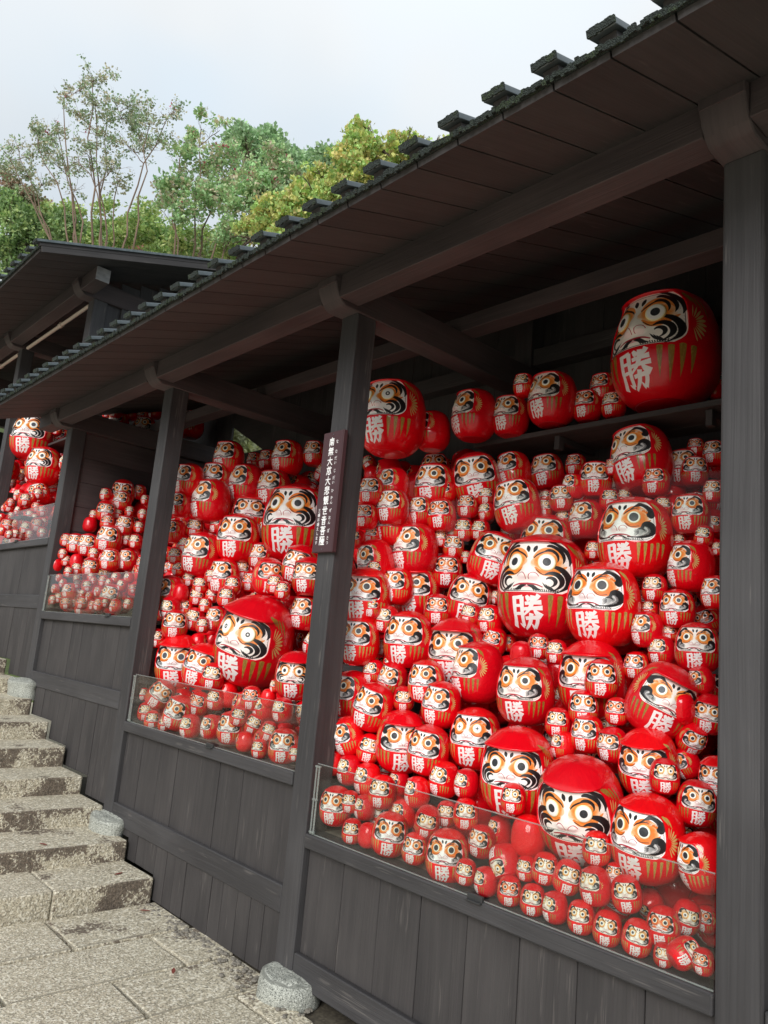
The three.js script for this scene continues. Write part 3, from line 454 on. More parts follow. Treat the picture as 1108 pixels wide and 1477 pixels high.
function hairs(c, cx, cy, r0, r1, a0, a1, n, col, w) { c.strokeStyle = col; c.lineWidth = w; for (let i = 0; i < n; i++) { const a = lerp(a0, a1, (i + rr(-0.2, 0.2)) / (n - 1)), q = r0 * rr(0.9, 1.15), e = r1 * rr(0.9, 1.05); c.beginPath(); c.moveTo(cx + Math.cos(a) * q, cy + Math.sin(a) * q); c.lineTo(cx + Math.cos(a + 0.12) * e, cy + Math.sin(a + 0.12) * e); c.stroke(); } }
function paintFace(c, st, v) {
  const k0 = [1, 0.82, 1.1][v], tone = [[248, 244, 240], [243, 236, 228], [251, 249, 247]][v];
  const white = st === 'C' ? `rgb(${tone[0]},${tone[1] - 1},${tone[2] - 10})` : `rgb(${tone})`, black = 'rgb(22,20,22)';
  c.fillStyle = white; c.fillRect(-1, -1, 2, 2);
  for (let i = 0; i < 500; i++) { c.fillStyle = `rgba(${rnd() < 0.5 ? '200,190,184' : '255,252,248'},0.16)`; c.fillRect(rr(-0.83, 0.83), rr(-0.55, 0.55), rr(0.01, 0.04), rr(0.005, 0.015)); }
  for (const m of [-1, 1]) {
    c.save(); c.scale(m, 1);
    // orange round the eyes, brushed out at the rim
    const or = st === 'C' ? '226,138,40' : st === 'O' ? '232,96,22' : '236,116,22', oa = Math.min(1, (st === 'C' ? 0.7 : 0.95) * k0);
    for (let i = 0; i < 70; i++) { const a = rr(0, 6.28), q = Math.sqrt(rnd()), big = st === 'O' ? 1.3 : st === 'C' ? 0.85 : 1; c.fillStyle = `rgba(${or},${0.2 * oa})`; c.beginPath(); c.ellipse(0.36 + Math.cos(a) * q * 0.22 * big, 0.1 + Math.sin(a) * q * 0.16 * big, 0.13, 0.1, 0.2, 0, 7); c.fill(); }
    c.fillStyle = `rgba(${or},${oa})`;
    brush(c, [[0.06, 0.2], [0.16, 0.3], [0.36, 0.36], [0.58, 0.3], [0.68, 0.18]], (t) => 0.012 + 0.055 * Math.sin(Math.PI * t));
    brush(c, [[0.12, -0.02], [0.23, -0.12], [0.4, -0.14], [0.58, -0.06], [0.72, 0.04]], (t) => 0.012 + 0.045 * Math.sin(Math.PI * t));
    if (st === 'O') brush(c, [[0.1, -0.3], [0.3, -0.28], [0.5, -0.36]], (t) => 0.07 * Math.sin(Math.PI * t));
    // dark lines over and under the eye
    c.fillStyle = black;
    brush(c, [[0.07, 0.18], [0.14, 0.26], [0.34, 0.345], [0.54, 0.3]], (t) => 0.014 * Math.sin(Math.PI * Math.min(1, t + 0.1)) + 0.003);
    brush(c, [[0.14, -0.07], [0.27, -0.165], [0.45, -0.14]], (t) => 0.008);
    // brow dot
    brush(c, [[0.055, 0.32], [0.08, 0.39], [0.125, 0.46]], (t) => 0.012 + 0.042 * Math.sin(Math.PI * t) * (0.6 + 0.4 * t));
    if (st === 'L') {
      const cres = (cx, cy, r, a0, a1, w) => { const p = []; for (let i = 0; i <= 8; i++) { const a = lerp(a0, a1, i / 8); p.push([cx + Math.cos(a) * r, cy + Math.sin(a) * r]); } brush(c, p, (t) => w * Math.sin(Math.PI * clamp01(0.06 + t * 0.94)) + 0.004); };
      cres(0.38, 0.2, 0.17, 2.1, -0.5, 0.032); cres(0.43, 0.22, 0.245, 1.9, -0.55, 0.052); cres(0.46, 0.22, 0.345, 1.5, -0.5, 0.066);
      cres(0.4, -0.33, 0.1, 2.4, -1.3, 0.035); cres(0.42, -0.33, 0.2, 2.2, -1.2, 0.052); cres(0.43, -0.31, 0.32, 1.7, -1.0, 0.066);
      hairs(c, 0.45, 0.22, 0.27, 0.31, 1.3, -0.3, 22, 'rgba(60,58,60,0.5)', 0.004); hairs(c, 0.43, -0.32, 0.24, 0.29, 1.6, -0.8, 30, 'rgba(60,58,60,0.5)', 0.004);
    } else {
      const f = st === 'C' ? 1.1 : 1.04;
      for (let i = 0; i < 26; i++) { c.fillStyle = 'rgba(120,114,116,0.06)'; c.beginPath(); c.ellipse(0.56 + rr(-0.08, 0.08), -0.28 + rr(-0.06, 0.06), 0.13, 0.1, 0, 0, 7); c.fill(); }
      c.fillStyle = black;
      brush(c, [[0.18, 0.28], [0.36, 0.41], [0.58, 0.445 * f], [0.735, 0.34], [0.72, 0.2], [0.63, 0.17]], (t) => (0.016 + 0.092 * smooth(0.1, 0.75, t) * (1 - smooth(0.82, 1, t) * 0.75)) * f);
      brush(c, [[0.22, -0.44], [0.4, -0.45], [0.6, -0.42], [0.745, -0.28], [0.7, -0.12], [0.58, -0.1], [0.5, -0.2]], (t) => (0.016 + 0.09 * smooth(0.15, 0.6, t) * (1 - smooth(0.7, 1, t) * 0.85)) * f);
      brush(c, [[0.4, -0.25], [0.5, -0.21], [0.6, -0.28]], (t) => 0.03 * Math.sin(Math.PI * t));
      hairs(c, 0.56, 0.27, 0.05, 0.12, 0.1, 2.9, 26, 'rgba(235,230,226,0.75)', 0.006); hairs(c, 0.58, -0.27, 0.05, 0.13, -2.2, 1.6, 34, 'rgba(232,228,226,0.75)', 0.006);
      if (st === 'M') { hairs(c, 0.55, 0.3, 0.13, 0.2, 1.2, 2.8, 16, 'rgba(30,28,30,0.8)', 0.006); hairs(c, 0.5, -0.3, 0.05, 0.16, 2.6, 3.9, 14, 'rgba(30,28,30,0.8)', 0.006); }
    }
    // nose wing and mouth
    c.strokeStyle = 'rgb(184,60,78)'; c.lineWidth = 0.013; c.beginPath(); c.ellipse(0.115, -0.25, 0.088, 0.115, 0.15, 0.2, 3.3); c.stroke();
    c.fillStyle = 'rgba(246,216,218,0.5)'; c.beginPath(); c.ellipse(0.115, -0.26, 0.07, 0.07, 0, 0, 7); c.fill();
    c.fillStyle = 'rgb(168,24,44)'; brush(c, [[0, -0.375], [0.16, -0.385], [0.3, -0.435]], (t) => 0.024 * (1 - t * 0.6));
    c.fillStyle = 'rgba(214,120,132,0.55)'; brush(c, [[0, -0.43], [0.12, -0.44], [0.22, -0.47]], (t) => 0.02 * (1 - t * 0.6));
    c.fillStyle = black;
    brush(c, [[0.01, -0.405], [0.1, -0.425], [0.2, -0.48], [0.34, -0.5]], (t) => (st === 'L' ? 0.036 : 0.02) * Math.sin(Math.PI * clamp01(t + 0.05)));
    for (let i = 0; i < (st === 'C' ? 6 : 12); i++) { const x = 0.12 + i * (st === 'C' ? 0.07 : 0.045); brush(c, [[x, -0.47 - rr(0, 0.02)], [x + 0.05, -0.52], [x + 0.12, -0.54]], (t) => 0.009 * (1 - t)); }
    if (st === 'L') for (let i = 0; i < 4; i++) brush(c, [[0.26 + i * 0.06, -0.33 - i * 0.03], [0.36 + i * 0.06, -0.43 - i * 0.02], [0.5 + i * 0.05, -0.5]], (t) => 0.016 * Math.sin(Math.PI * t));
    for (let i = 0; i < 7; i++) { c.strokeStyle = 'rgba(40,38,40,0.6)'; c.lineWidth = 0.004; c.beginPath(); c.moveTo(0.77, 0.3 - i * 0.07); c.lineTo(0.8, 0.25 - i * 0.07); c.stroke(); }
    c.restore();
  }
  // thin dark line inside the edge of the face
  c.strokeStyle = 'rgba(40,34,36,0.85)'; c.lineWidth = 0.01; c.beginPath(); c.roundRect(-0.795, -0.525, 1.59, 1.045, 0.16); c.stroke();
}
function paintBody(c, st, v) {                                  // canvas x = azimuth in radians, y = height 0..1 (drawn y up)
  c.fillStyle = ['rgb(226,0,20)', 'rgb(214,2,22)', 'rgb(232,8,18)'][v]; c.fillRect(-3.2, -0.1, 6.4, 1.2);
  for (let i = 0; i < 1400; i++) { c.fillStyle = `rgba(${rnd() < 0.5 ? '198,0,22' : '238,6,20'},0.10)`; c.beginPath(); c.ellipse(rr(-3.2, 3.2), rr(0, 1), rr(0.02, 0.12), rr(0.006, 0.03), 0, 0, 7); c.fill(); }
  for (let i = 0; i < 26 + v * 30; i++) { c.strokeStyle = `rgba(${rnd() < 0.5 ? '250,150,150' : '120,0,10'},${rr(0.1, 0.3)})`; c.lineWidth = rr(0.002, 0.006); const x = rr(-3.1, 3.1), y = rr(0.05, 0.98); c.beginPath(); c.moveTo(x, y); c.lineTo(x + rr(-0.08, 0.08), y + rr(-0.03, 0.03)); c.stroke(); }
  const gold = ['rgb(166,130,58)', 'rgb(146,112,44)', 'rgb(186,152,80)'][v];
  const flake = (x0, x1, y0, y1) => { for (let i = 0; i < 60; i++) { c.fillStyle = `rgba(${rnd() < 0.5 ? '206,170,84' : '112,84,30'},0.25)`; c.fillRect(rr(x0, x1), rr(y0, y1), rr(0.004, 0.02), rr(0.01, 0.05)); } };
  const n = (st === 'C' ? 3 : st === 'O' ? 3 : 4) + (v === 2 ? 1 : 0), x0 = st === 'L' ? 0.5 : 0.54, dx = st === 'L' ? 0.2 : 0.17;
  for (const m of [-1, 1]) {
    c.save(); c.scale(m, 1);
    for (let i = 0; i < n; i++) {
      const x = x0 + i * dx, y1 = 0.375 + rr(-0.01, 0.01), y0 = (st === 'L' ? 0.1 : 0.13) + Math.abs(i - 1) * 0.025 + rr(-0.02, 0.02), w = (st === 'L' ? 0.062 : 0.048) * rr(0.9, 1.1);
      c.fillStyle = gold; c.beginPath(); c.moveTo(x - w, y1); c.quadraticCurveTo(x, y1 + 0.02, x + w, y1); c.quadraticCurveTo(x + w * 0.8, (y0 + y1) / 2, x + w * 0.15, y0); c.quadraticCurveTo(x - w * 0.7, (y0 + y1) / 2, x - w, y1); c.fill();
      c.save(); c.clip(); flake(x - w, x + w, y0, y1); c.restore();
    }
    // gold fan of pine needles beside the face, bands on the temple
    c.fillStyle = 'rgb(206,172,104)'; const cx = (st === 'C' || st === 'O' ? 0.86 : 1.0) + 0.05, cy = 0.58, k = st === 'C' ? 5 : 10;
    for (let i = 0; i < k; i++) { const a = lerp(-1.2, 1.35, i / (k - 1)), l = st === 'C' ? 0.2 : 0.34, ex = cx + Math.cos(a) * l * 1.0, ey = cy + Math.sin(a) * l * 0.5; brush(c, [[cx + (ex - cx) * 0.3, cy + (ey - cy) * 0.3], [(cx * 0.4 + ex * 0.6), (cy * 0.4 + ey * 0.6)], [ex, ey]], (t) => 0.0145 * Math.sin(Math.PI * clamp01(0.1 + t * 0.8)) * (0.4 + t)); }
    if (st !== 'C') { c.fillStyle = gold; for (let i = 0; i < (st === 'L' ? 4 : 2); i++) brush(c, [[0.92 + i * 0.14, 0.86 - i * 0.012], [1.06 + i * 0.12, 0.82 - i * 0.03], [1.16 + i * 0.1, 0.75 - i * 0.045]], (t) => 0.022 * Math.sin(Math.PI * clamp01(t + 0.08))); }
    c.restore();
  }
  c.save(); c.translate(-0.37, 0.377); c.scale(0.0073, -0.0031); c.fillStyle = 'rgb(238,235,233)';
  for (const [w0, w1, w2, ...p] of WINS) { const pts = []; for (let i = 0; i < p.length; i += 2) pts.push([p[i], p[i + 1]]); brush(c, pts, (t) => (t < 0.5 ? lerp(w0, w1, t * 2) : lerp(w1, w2, t * 2 - 1)), 24); }
  c.restore();
  for (let i = 0; i < 130; i++) { c.fillStyle = 'rgba(206,196,196,0.22)'; c.fillRect(rr(-0.38, 0.38), rr(0.07, 0.37), rr(0.003, 0.016), rr(0.002, 0.01)); }
}
function paintEyes(c, st, v) {
  for (let k = 0; k < 4; k++) {
    c.save(); c.translate(768 + 128 * (k % 2) + 64, 512 + 128 * (k >> 1) + 64);
    const disc = (r, f) => { c.fillStyle = f; c.beginPath(); c.arc(0, 0, r, 0, 7); c.fill(); };
    c.fillStyle = 'rgb(20,16,14)'; c.fillRect(-64, -64, 128, 128); disc(61, st === 'C' ? 'rgb(226,190,84)' : 'rgb(214,176,96)'); disc(57, 'rgb(246,238,196)'); disc(50, 'rgb(246,244,240)');
    const pr = (st === 'L' ? 28 : st === 'C' ? 26 : 36) * [1, 0.88, 1.08][v];
    if (k === 2) { disc(pr * 0.72, 'rgb(20,18,20)'); disc(pr * 0.34, 'rgb(244,242,238)'); } else if (k === 3) { c.fillStyle = 'rgb(24,22,26)'; c.beginPath(); for (let i = 0; i < 8; i++) { const q = i % 2 ? 9 : 30, a = i * Math.PI / 4; c.lineTo(Math.cos(a) * q, Math.sin(a) * q); } c.fill(); }
    else {
      disc(pr + 2.5, 'rgb(18,16,18)'); disc(pr, k === 0 ? 'rgb(40,42,46)' : 'rgb(70,76,84)');
      for (let i = 0; i < 90; i++) { const a = rr(0, 6.28), q = Math.sqrt(rnd()) * (pr - 3); c.strokeStyle = `rgba(${rnd() < 0.5 ? '120,126,134' : '10,10,12'},0.35)`; c.lineWidth = 1.2; c.beginPath(); c.moveTo(Math.cos(a) * q, Math.sin(a) * q); c.lineTo(Math.cos(a) * q + rr(-7, 7), Math.sin(a) * q + rr(-7, 7)); c.stroke(); }
    }
    c.restore();
  }
}
const dollBump = tex(512, 512, (u, v) => fbm(u, v, 18, 18, 4, 140) * 0.7 + vnoise(u * 90, v * 90, 90, 90, 150) * 0.3, false, [1.5, 1.5]);
const DM = {}, FM = {};
for (const st of ['L', 'M', 'C', 'O']) for (let v = 0; v < (st === 'L' || st === 'O' ? 2 : 3); v++) {
  const cv = document.createElement('canvas'); cv.width = cv.height = 1024; const c = cv.getContext('2d');
  c.save(); c.beginPath(); c.rect(0, 0, 1024, 512); c.clip(); c.translate(512, 512); c.scale(1024 / (2 * Math.PI), -512); paintBody(c, st, v); c.restore();
  c.save(); c.beginPath(); c.rect(0, 512, 768, 512); c.clip(); c.translate(384, 768); c.scale(384 / 0.83, -256 / 0.55); paintFace(c, st, v); c.restore();
  paintEyes(c, st, v);
  const t = new THREE.CanvasTexture(cv); t.colorSpace = THREE.SRGBColorSpace; t.wrapS = THREE.RepeatWrapping;
  DM[st + v] = new THREE.MeshPhysicalMaterial({ map: t, bumpMap: dollBump, bumpScale: 0.0022, roughness: 0.55, clearcoat: 1, clearcoatRoughness: [0.14, 0.2, 0.1][v], specularIntensity: 0.2 });
  FM[st + v] = new THREE.MeshStandardMaterial({ map: t, bumpMap: dollBump, bumpScale: 0.001, roughness: 0.48 });
}
const protos = new Map();
function proto(st, eye, v) {
  v = 'LOG'.includes(st) ? v % 2 : v; const key = st + v + eye, mat = DM[paintOf(st) + v], fmat = FM[paintOf(st) + v]; if (protos.has(key)) return protos.get(key);
  const o = new THREE.Group(), inner = new THREE.Group();
  mesh('body', GEOS[kindOf(st)].body, mat, o); const f = mesh('face', GEOS[kindOf(st)].face, fmat, o);
  for (const s of [-1, 1]) mesh('eye', eyeGeo(s, EYE_R[paintOf(st)], eye, st), fmat, f);
  protos.set(key, o); return o;
}
const HEAPS = { S: 'daruma dolls on the high shelf', A: 'daruma dolls heaped in the right bay', B: 'daruma dolls heaped in the middle bay', C: 'daruma dolls heaped in the left bay', D: 'daruma dolls in the upper shed', E: 'daruma dolls on the shelf over the partition' };
const balls = [], spare = [];
const RAD = Math.PI / 180, M4 = new THREE.Matrix4(), Q = new THREE.Quaternion(), EU = new THREE.Euler(), V3 = new THREE.Vector3();
function pose(x, y, z, r, yaw, pitch, roll) {               // x, y, z is the doll's middle; r its half width
  EU.set(pitch * RAD, yaw * RAD, -roll * RAD, 'YXZ'); Q.setFromEuler(EU); const off = new THREE.Vector3(0, -DH / 2 * r, 0).applyQuaternion(Q);
  return { p: new THREE.Vector3(x, y, z).add(off), q: Q.clone(), s: r };
}
function daruma(label, bay, x, y, z, r, yaw, pitch, roll, st, eye) {
  const o = proto(st, eye, Math.floor(rnd() * 2.999)).clone(), t = pose(x, y, z, r, yaw, pitch, roll); o.name = numbered('daruma_doll'); o.position.copy(t.p); o.quaternion.copy(t.q); o.scale.setScalar(r * 1.035);
  o.userData = { label, category: 'daruma doll', group: HEAPS[bay] }; scene.add(o); balls.push([x, y, z, r]);
}
function small(list) { for (const [st, x, y, z, r, yaw, roll] of list) { spare.push([st, pose(x, y, z, r, yaw, 0, roll)]); balls.push([x, y, z, r]); } }
for (const d of [
['tall daruma at the left end of the high shelf, striped face, white character', 'S', -1.991, 2.455, -0.550, 0.1755, 13, 0, 0, 'L', 2],
['medium daruma in profile, nearest right of the high shelf\'s leftmost daruma', 'S', -1.890, 2.422, -0.757, 0.0942, -30, 0, 0, 'M', 0],
['large daruma in profile, second right of the high shelf\'s leftmost daruma', 'S', -1.657, 2.491, -0.823, 0.1171, -20, 0, 0, 'M', 0],
['medium daruma turned left, left of the high shelf\'s middle daruma', 'S', -1.500, 2.487, -0.926, 0.0945, 5, 0, 0, 'M', 0],
['small daruma turned left, to the upper left of the high shelf\'s middle daruma', 'S', -1.415, 2.634, -0.911, 0.0529, 11, 0, 0, 'C', 1],
['middle-sized daruma with white character in the middle of the high shelf', 'S', -1.277, 2.549, -0.972, 0.1201, -6, 0, 0, 'M', 0],
['medium daruma turned left, nearest right of the high shelf\'s middle daruma', 'S', -1.125, 2.510, -1.053, 0.0715, 6, 0, 0, 'O', 0],
['medium daruma turned left, second right of the high shelf\'s middle daruma', 'S', -1.072, 2.609, -1.106, 0.0666, -2, 0, 0, 'O', 0],
['small daruma turned left, to the lower left of the high shelf\'s biggest daruma', 'S', -0.993, 2.497, -1.073, 0.0577, 4, 0, 0, 'C', 0],
['biggest daruma on the high shelf, dark striped cheeks and large white character', 'S', -0.742, 2.709, -1.089, 0.2347, -7, 0, 0, 'L', 0],
['tiny daruma in profile, nearest to the lower right of the high shelf\'s biggest daruma', 'S', -0.570, 2.533, -1.231, 0.0335, -33, 0, 0, 'C', 1],
['small daruma in profile, second to the lower right of the high shelf\'s biggest daruma', 'S', -0.542, 2.581, -1.250, 0.0375, -33, 0, 0, 'C', 0],
['small daruma turned left, seventh above the broad daruma against the sign post', 'A', -1.894, 2.009, -0.368, 0.0621, 22, 0, 0, 'M', 1],
['medium daruma in profile, third left of the leaning white-faced daruma under the shelf', 'A', -1.879, 2.066, -0.498, 0.0787, -14, 0, 0, 'M', 0],
['medium daruma turned left, second left of the leaning white-faced daruma under the shelf', 'A', -1.780, 2.093, -0.693, 0.1029, 17, 0, 0, 'M', 0],
['small daruma turned left, nearest left of the leaning white-faced daruma under the shelf', 'A', -1.707, 2.058, -0.709, 0.0482, 9, 0, 0, 'C', 0],
['white-faced daruma leaning sideways just under the shelf support of the right bay', 'A', -1.618, 2.138, -0.831, 0.1222, 33, 8, -12, 'M', 0],
['medium daruma turned left, above the leaning gold-fan daruma', 'A', -1.502, 2.201, -0.981, 0.0916, -11, 0, -10, 'M', 1],
['medium daruma turned left, to the upper right of the leaning gold-fan daruma', 'A', -1.358, 2.206, -1.074, 0.0824, 9, 0, -8, 'M', 0],
['leaning daruma with gold fan and white character above the screen of the right bay', 'A', -1.276, 1.962, -0.742, 0.1084, 11, 0, -12, 'M', 0],
['medium daruma turned left, fourth left of the leaning white-faced daruma under the shelf', 'A', -1.818, 1.938, -0.449, 0.0792, 13, 0, 0, 'M', 1],
['small daruma turned left, sixth above the broad daruma against the sign post', 'A', -1.899, 1.880, -0.355, 0.0567, 22, 0, 0, 'O', 0],
['medium daruma in profile, fifth above the broad daruma against the sign post', 'A', -1.863, 1.861, -0.514, 0.0956, -15, 0, 0, 'M', 0],
['medium daruma turned left, second lower left of the leaning white-faced daruma under the shelf', 'A', -1.775, 1.945, -0.610, 0.0681, 3, 0, 0, 'M', 0],
['medium daruma facing front, nearest lower left of the leaning white-faced daruma under the shelf', 'A', -1.678, 1.926, -0.655, 0.0721, 24, 0, -5, 'O', 1],
['small daruma facing front, nearest below the leaning white-faced daruma under the shelf', 'A', -1.602, 1.986, -0.759, 0.0549, 22, 0, 0, 'O', 0],
['small daruma facing front, to the lower right of the leaning white-faced daruma under the shelf', 'A', -1.525, 2.039, -0.801, 0.0421, 37, 0, 0, 'C', 0],
['small daruma turned left, left of the leaning gold-fan daruma', 'A', -1.516, 1.961, -0.806, 0.0419, 6, 0, 0, 'C', 0],
['small daruma facing front, nearest right of the leaning gold-fan daruma', 'A', -1.204, 1.960, -0.847, 0.0424, 32, 0, 0, 'C', 0],
['small daruma facing front, second below the leaning white-faced daruma under the shelf', 'A', -1.596, 1.862, -0.735, 0.0494, 29, 0, 0, 'C', 0],
['small daruma turned left, to the lower left of the leaning gold-fan daruma', 'A', -1.513, 1.860, -0.766, 0.0463, 14, 0, 5, 'C', 0],
['small daruma turned left, fourth above the broad daruma against the sign post', 'A', -1.912, 1.798, -0.424, 0.0424, 14, 0, 10, 'C', 0],
['tiny daruma turned left, third above the broad daruma against the sign post', 'A', -1.915, 1.761, -0.325, 0.0391, 8, 0, 0, 'C', 0],
['tiny daruma facing front, third lower left of the leaning white-faced daruma under the shelf', 'A', -1.700, 1.814, -0.677, 0.0399, 49, 0, 0, 'C', 0],
['large daruma turned left, to the upper right of the broad daruma against the sign post', 'A', -1.756, 1.743, -0.571, 0.1112, -4, 0, 0, 'M', 0],
['small daruma facing front, third below the leaning white-faced daruma under the shelf', 'A', -1.630, 1.775, -0.708, 0.0518, 35, 0, 0, 'M', 0],
['medium daruma in profile, second above the broad daruma against the sign post', 'A', -1.865, 1.667, -0.411, 0.0906, -14, 15, 0, 'M', 0],
['small daruma facing front, nearest above the broad daruma against the sign post', 'A', -1.821, 1.616, -0.368, 0.0409, 45, 0, 0, 'C', 0],
['large daruma tipped sideways, to the upper left of the right bay\'s biggest pale-faced daruma', 'A', -1.369, 1.706, -0.697, 0.1087, 45, 0, 15, 'M', 0],
['medium daruma facing front, second upper right of the round daruma second from the sign post', 'A', -1.647, 1.649, -0.696, 0.0737, 35, 0, 0, 'O', 1],
['biggest pale-faced daruma in the middle of the right bay, wide staring eyes', 'A', -1.057, 1.569, -0.679, 0.1933, 15, 0, 0, 'L', 0],
['daruma with gold fan overlapping the right side of the biggest pale-faced one', 'A', -0.715, 1.492, -0.600, 0.1392, 5, 0, 0, 'M', 0],
['large glossy daruma above and right of the big pale-faced pair, right bay', 'A', -0.681, 1.778, -0.765, 0.1451, 3, 0, 0, 'M', 0],
['large daruma facing front, above the right bay\'s biggest pale-faced daruma', 'A', -1.171, 1.786, -0.833, 0.1189, 16, 0, 5, 'M', 1],
['medium daruma facing front, to the lower left of the large tilted daruma below the shelf', 'A', -0.986, 2.098, -0.932, 0.0732, 25, 0, 0, 'M', 0],
['small daruma turned left, second left of the large tilted daruma below the shelf', 'A', -1.235, 2.243, -1.138, 0.0515, 7, 0, 0, 'O', 0],
['tiny daruma facing front, nearest left of the large tilted daruma below the shelf', 'A', -0.899, 2.145, -0.930, 0.0347, 12, 0, 0, 'O', 0],
['large tilted daruma with gold fan just below the high shelf, toward the right post', 'A', -0.807, 2.191, -1.016, 0.1328, -10, 0, -10, 'M', 0],
['medium daruma facing front, nearest lower right of the large tilted daruma below the shelf', 'A', -0.676, 2.049, -0.910, 0.0563, 9, 0, 0, 'O', 0],
['small daruma facing front, third right of the large tilted daruma below the shelf', 'A', -0.630, 2.261, -1.171, 0.0375, 13, 0, 0, 'O', 0],
['small daruma turned left, fourth right of the large tilted daruma below the shelf', 'A', -0.551, 2.227, -1.188, 0.0508, -3, 0, 0, 'M', 0],
['medium daruma facing front, nearest right of the large tilted daruma below the shelf', 'A', -0.678, 2.168, -1.163, 0.0757, 7, 0, 0, 'M', 0],
['medium daruma facing front, second right of the large tilted daruma below the shelf', 'A', -0.603, 2.132, -1.104, 0.0577, 31, 0, 0, 'M', 0],
['small daruma in profile, fourth right of the leaning gold-fan daruma', 'A', -1.068, 2.062, -0.881, 0.0516, -23, 0, 0, 'M', 0],
['small daruma facing front, second right of the leaning gold-fan daruma', 'A', -1.110, 2.003, -0.848, 0.0550, 31, 0, -5, 'M', 0],
['medium daruma turned left, second left of the glossy daruma above the pale-faced pair', 'A', -1.010, 1.906, -0.909, 0.0793, -9, 0, 0, 'M', 0],
['small daruma facing front, to the upper left of the glossy daruma above the pale-faced pair', 'A', -0.915, 1.997, -0.936, 0.0433, 36, 0, 0, 'C', 1],
['tiny daruma facing front, above the glossy daruma above the pale-faced pair', 'A', -0.865, 2.014, -0.984, 0.0344, 17, 0, 0, 'C', 0],
['small daruma facing front, nearest upper right of the glossy daruma above the pale-faced pair', 'A', -0.608, 1.919, -0.837, 0.0387, 33, 0, 0, 'C', 0],
['medium daruma facing front, second upper right of the glossy daruma above the pale-faced pair', 'A', -0.490, 1.883, -0.847, 0.0723, 6, 0, 0, 'M', 1],
['small daruma turned left, second lower right of the large tilted daruma below the shelf', 'A', -0.408, 1.974, -0.867, 0.0400, 0, 0, 5, 'M', 1],
['small daruma facing front, third right of the glossy daruma above the pale-faced pair', 'A', -0.429, 1.851, -0.916, 0.0330, 5, 0, 5, 'M', 0],
['small daruma facing front, second right of the glossy daruma above the pale-faced pair', 'A', -0.385, 1.773, -0.740, 0.0349, 5, 5, 10, 'C', 0],
['tiny daruma facing front, nearest right of the glossy daruma above the pale-faced pair', 'A', -0.533, 1.777, -0.844, 0.0262, 14, 0, 0, 'C', 0],
['large daruma in profile, to the lower right of the glossy daruma above the pale-faced pair', 'A', -0.429, 1.656, -0.735, 0.0844, -36, 0, 5, 'M', 0],
['small daruma facing front, nearest left of the glossy daruma above the pale-faced pair', 'A', -0.886, 1.740, -0.779, 0.0364, 28, 0, 0, 'C', 0],
['small daruma facing front, third right of the leaning gold-fan daruma', 'A', -1.116, 1.915, -0.879, 0.0384, 22, 0, 0, 'C', 1],
['small daruma facing front, below the glossy daruma above the pale-faced pair', 'A', -0.550, 1.567, -0.686, 0.0471, 9, 0, 0, 'C', 0],
['medium daruma facing front, second upper left of the square-faced daruma at the right post', 'A', -0.436, 1.486, -0.644, 0.0618, 7, 0, 0, 'M', 1],
['medium daruma turned left, above the square-faced daruma at the right post', 'A', -0.283, 1.545, -0.625, 0.0518, -18, 0, 0, 'M', 0],
['tiny daruma turned left, fourth right of the glossy daruma above the pale-faced pair', 'A', -0.340, 1.726, -0.764, 0.0240, -10, 0, 0, 'C', 1],
['medium daruma turned left, to the lower right of the big pale-faced daruma\'s right neighbour', 'A', -0.523, 1.403, -0.592, 0.0577, -21, 0, 0, 'M', 0],
['medium daruma turned left, left of the square-faced daruma at the right post', 'A', -0.467, 1.329, -0.594, 0.0467, -7, 0, 0, 'C', 1],
['small daruma turned left, to the upper left of the tipped red-capped daruma by the post', 'A', -0.555, 1.268, -0.577, 0.0444, 2, 0, 0, 'M', 0],
['tiny daruma turned left, right of the big pale-faced daruma\'s right neighbour', 'A', -0.566, 1.489, -0.686, 0.0290, 1, 0, 0, 'C', 0],
['small daruma facing front, nearest upper left of the square-faced daruma at the right post', 'A', -0.464, 1.399, -0.644, 0.0294, 14, 0, 0, 'C', 0],
['square-faced daruma half hidden by the right post at mid height', 'A', -0.304, 1.345, -0.529, 0.0728, 17, 0, 0, 'M', 0],
['small daruma facing front, nearest below the right bay\'s biggest pale-faced daruma', 'A', -0.948, 1.311, -0.511, 0.0441, 32, 0, 0, 'O', 0],
['small daruma facing front, second below the right bay\'s biggest pale-faced daruma', 'A', -0.837, 1.294, -0.477, 0.0416, 15, 0, 0, 'C', 1],
['large daruma facing front, third left of the tipped red-capped daruma by the post', 'A', -0.700, 1.206, -0.513, 0.1213, 13, 5, 0, 'P', 0],
['medium daruma facing front, second left of the tipped red-capped daruma by the post', 'A', -0.590, 1.211, -0.401, 0.0581, 28, 0, 0, 'M', 0],
['large daruma turned left, right of the gold-striped daruma turned left', 'A', -0.895, 1.138, -0.371, 0.1066, 13, 5, 0, 'M', 0],
['large red-capped daruma tipped to the right near the right post', 'A', -0.371, 1.162, -0.416, 0.1053, 40, 8, 22, 'P', 1],
['medium daruma seen from behind, nearest right of the tipped red-capped daruma by the post', 'A', -0.292, 1.144, -0.395, 0.0430, -169, -20, 0, 'M', 0],
['small daruma in profile, below the square-faced daruma at the right post', 'A', -0.266, 1.237, -0.478, 0.0398, -30, 10, 0, 'M', 0],
['medium daruma facing front, second right of the tipped red-capped daruma by the post', 'A', -0.227, 1.134, -0.455, 0.0536, 17, 8, 10, 'P', 0],
['medium daruma facing front, fourth left of the tipped red-capped daruma by the post', 'A', -0.646, 1.104, -0.381, 0.0525, 29, 0, 0, 'M', 0],
['medium daruma turned left, second upper left of the broad daruma above the bowed one', 'A', -0.608, 1.019, -0.355, 0.0556, 5, 0, 0, 'M', 1],
['small daruma facing front, second upper right of the huge daruma left of the bowed one', 'A', -0.717, 1.044, -0.331, 0.0443, 26, 0, 0, 'C', 0],
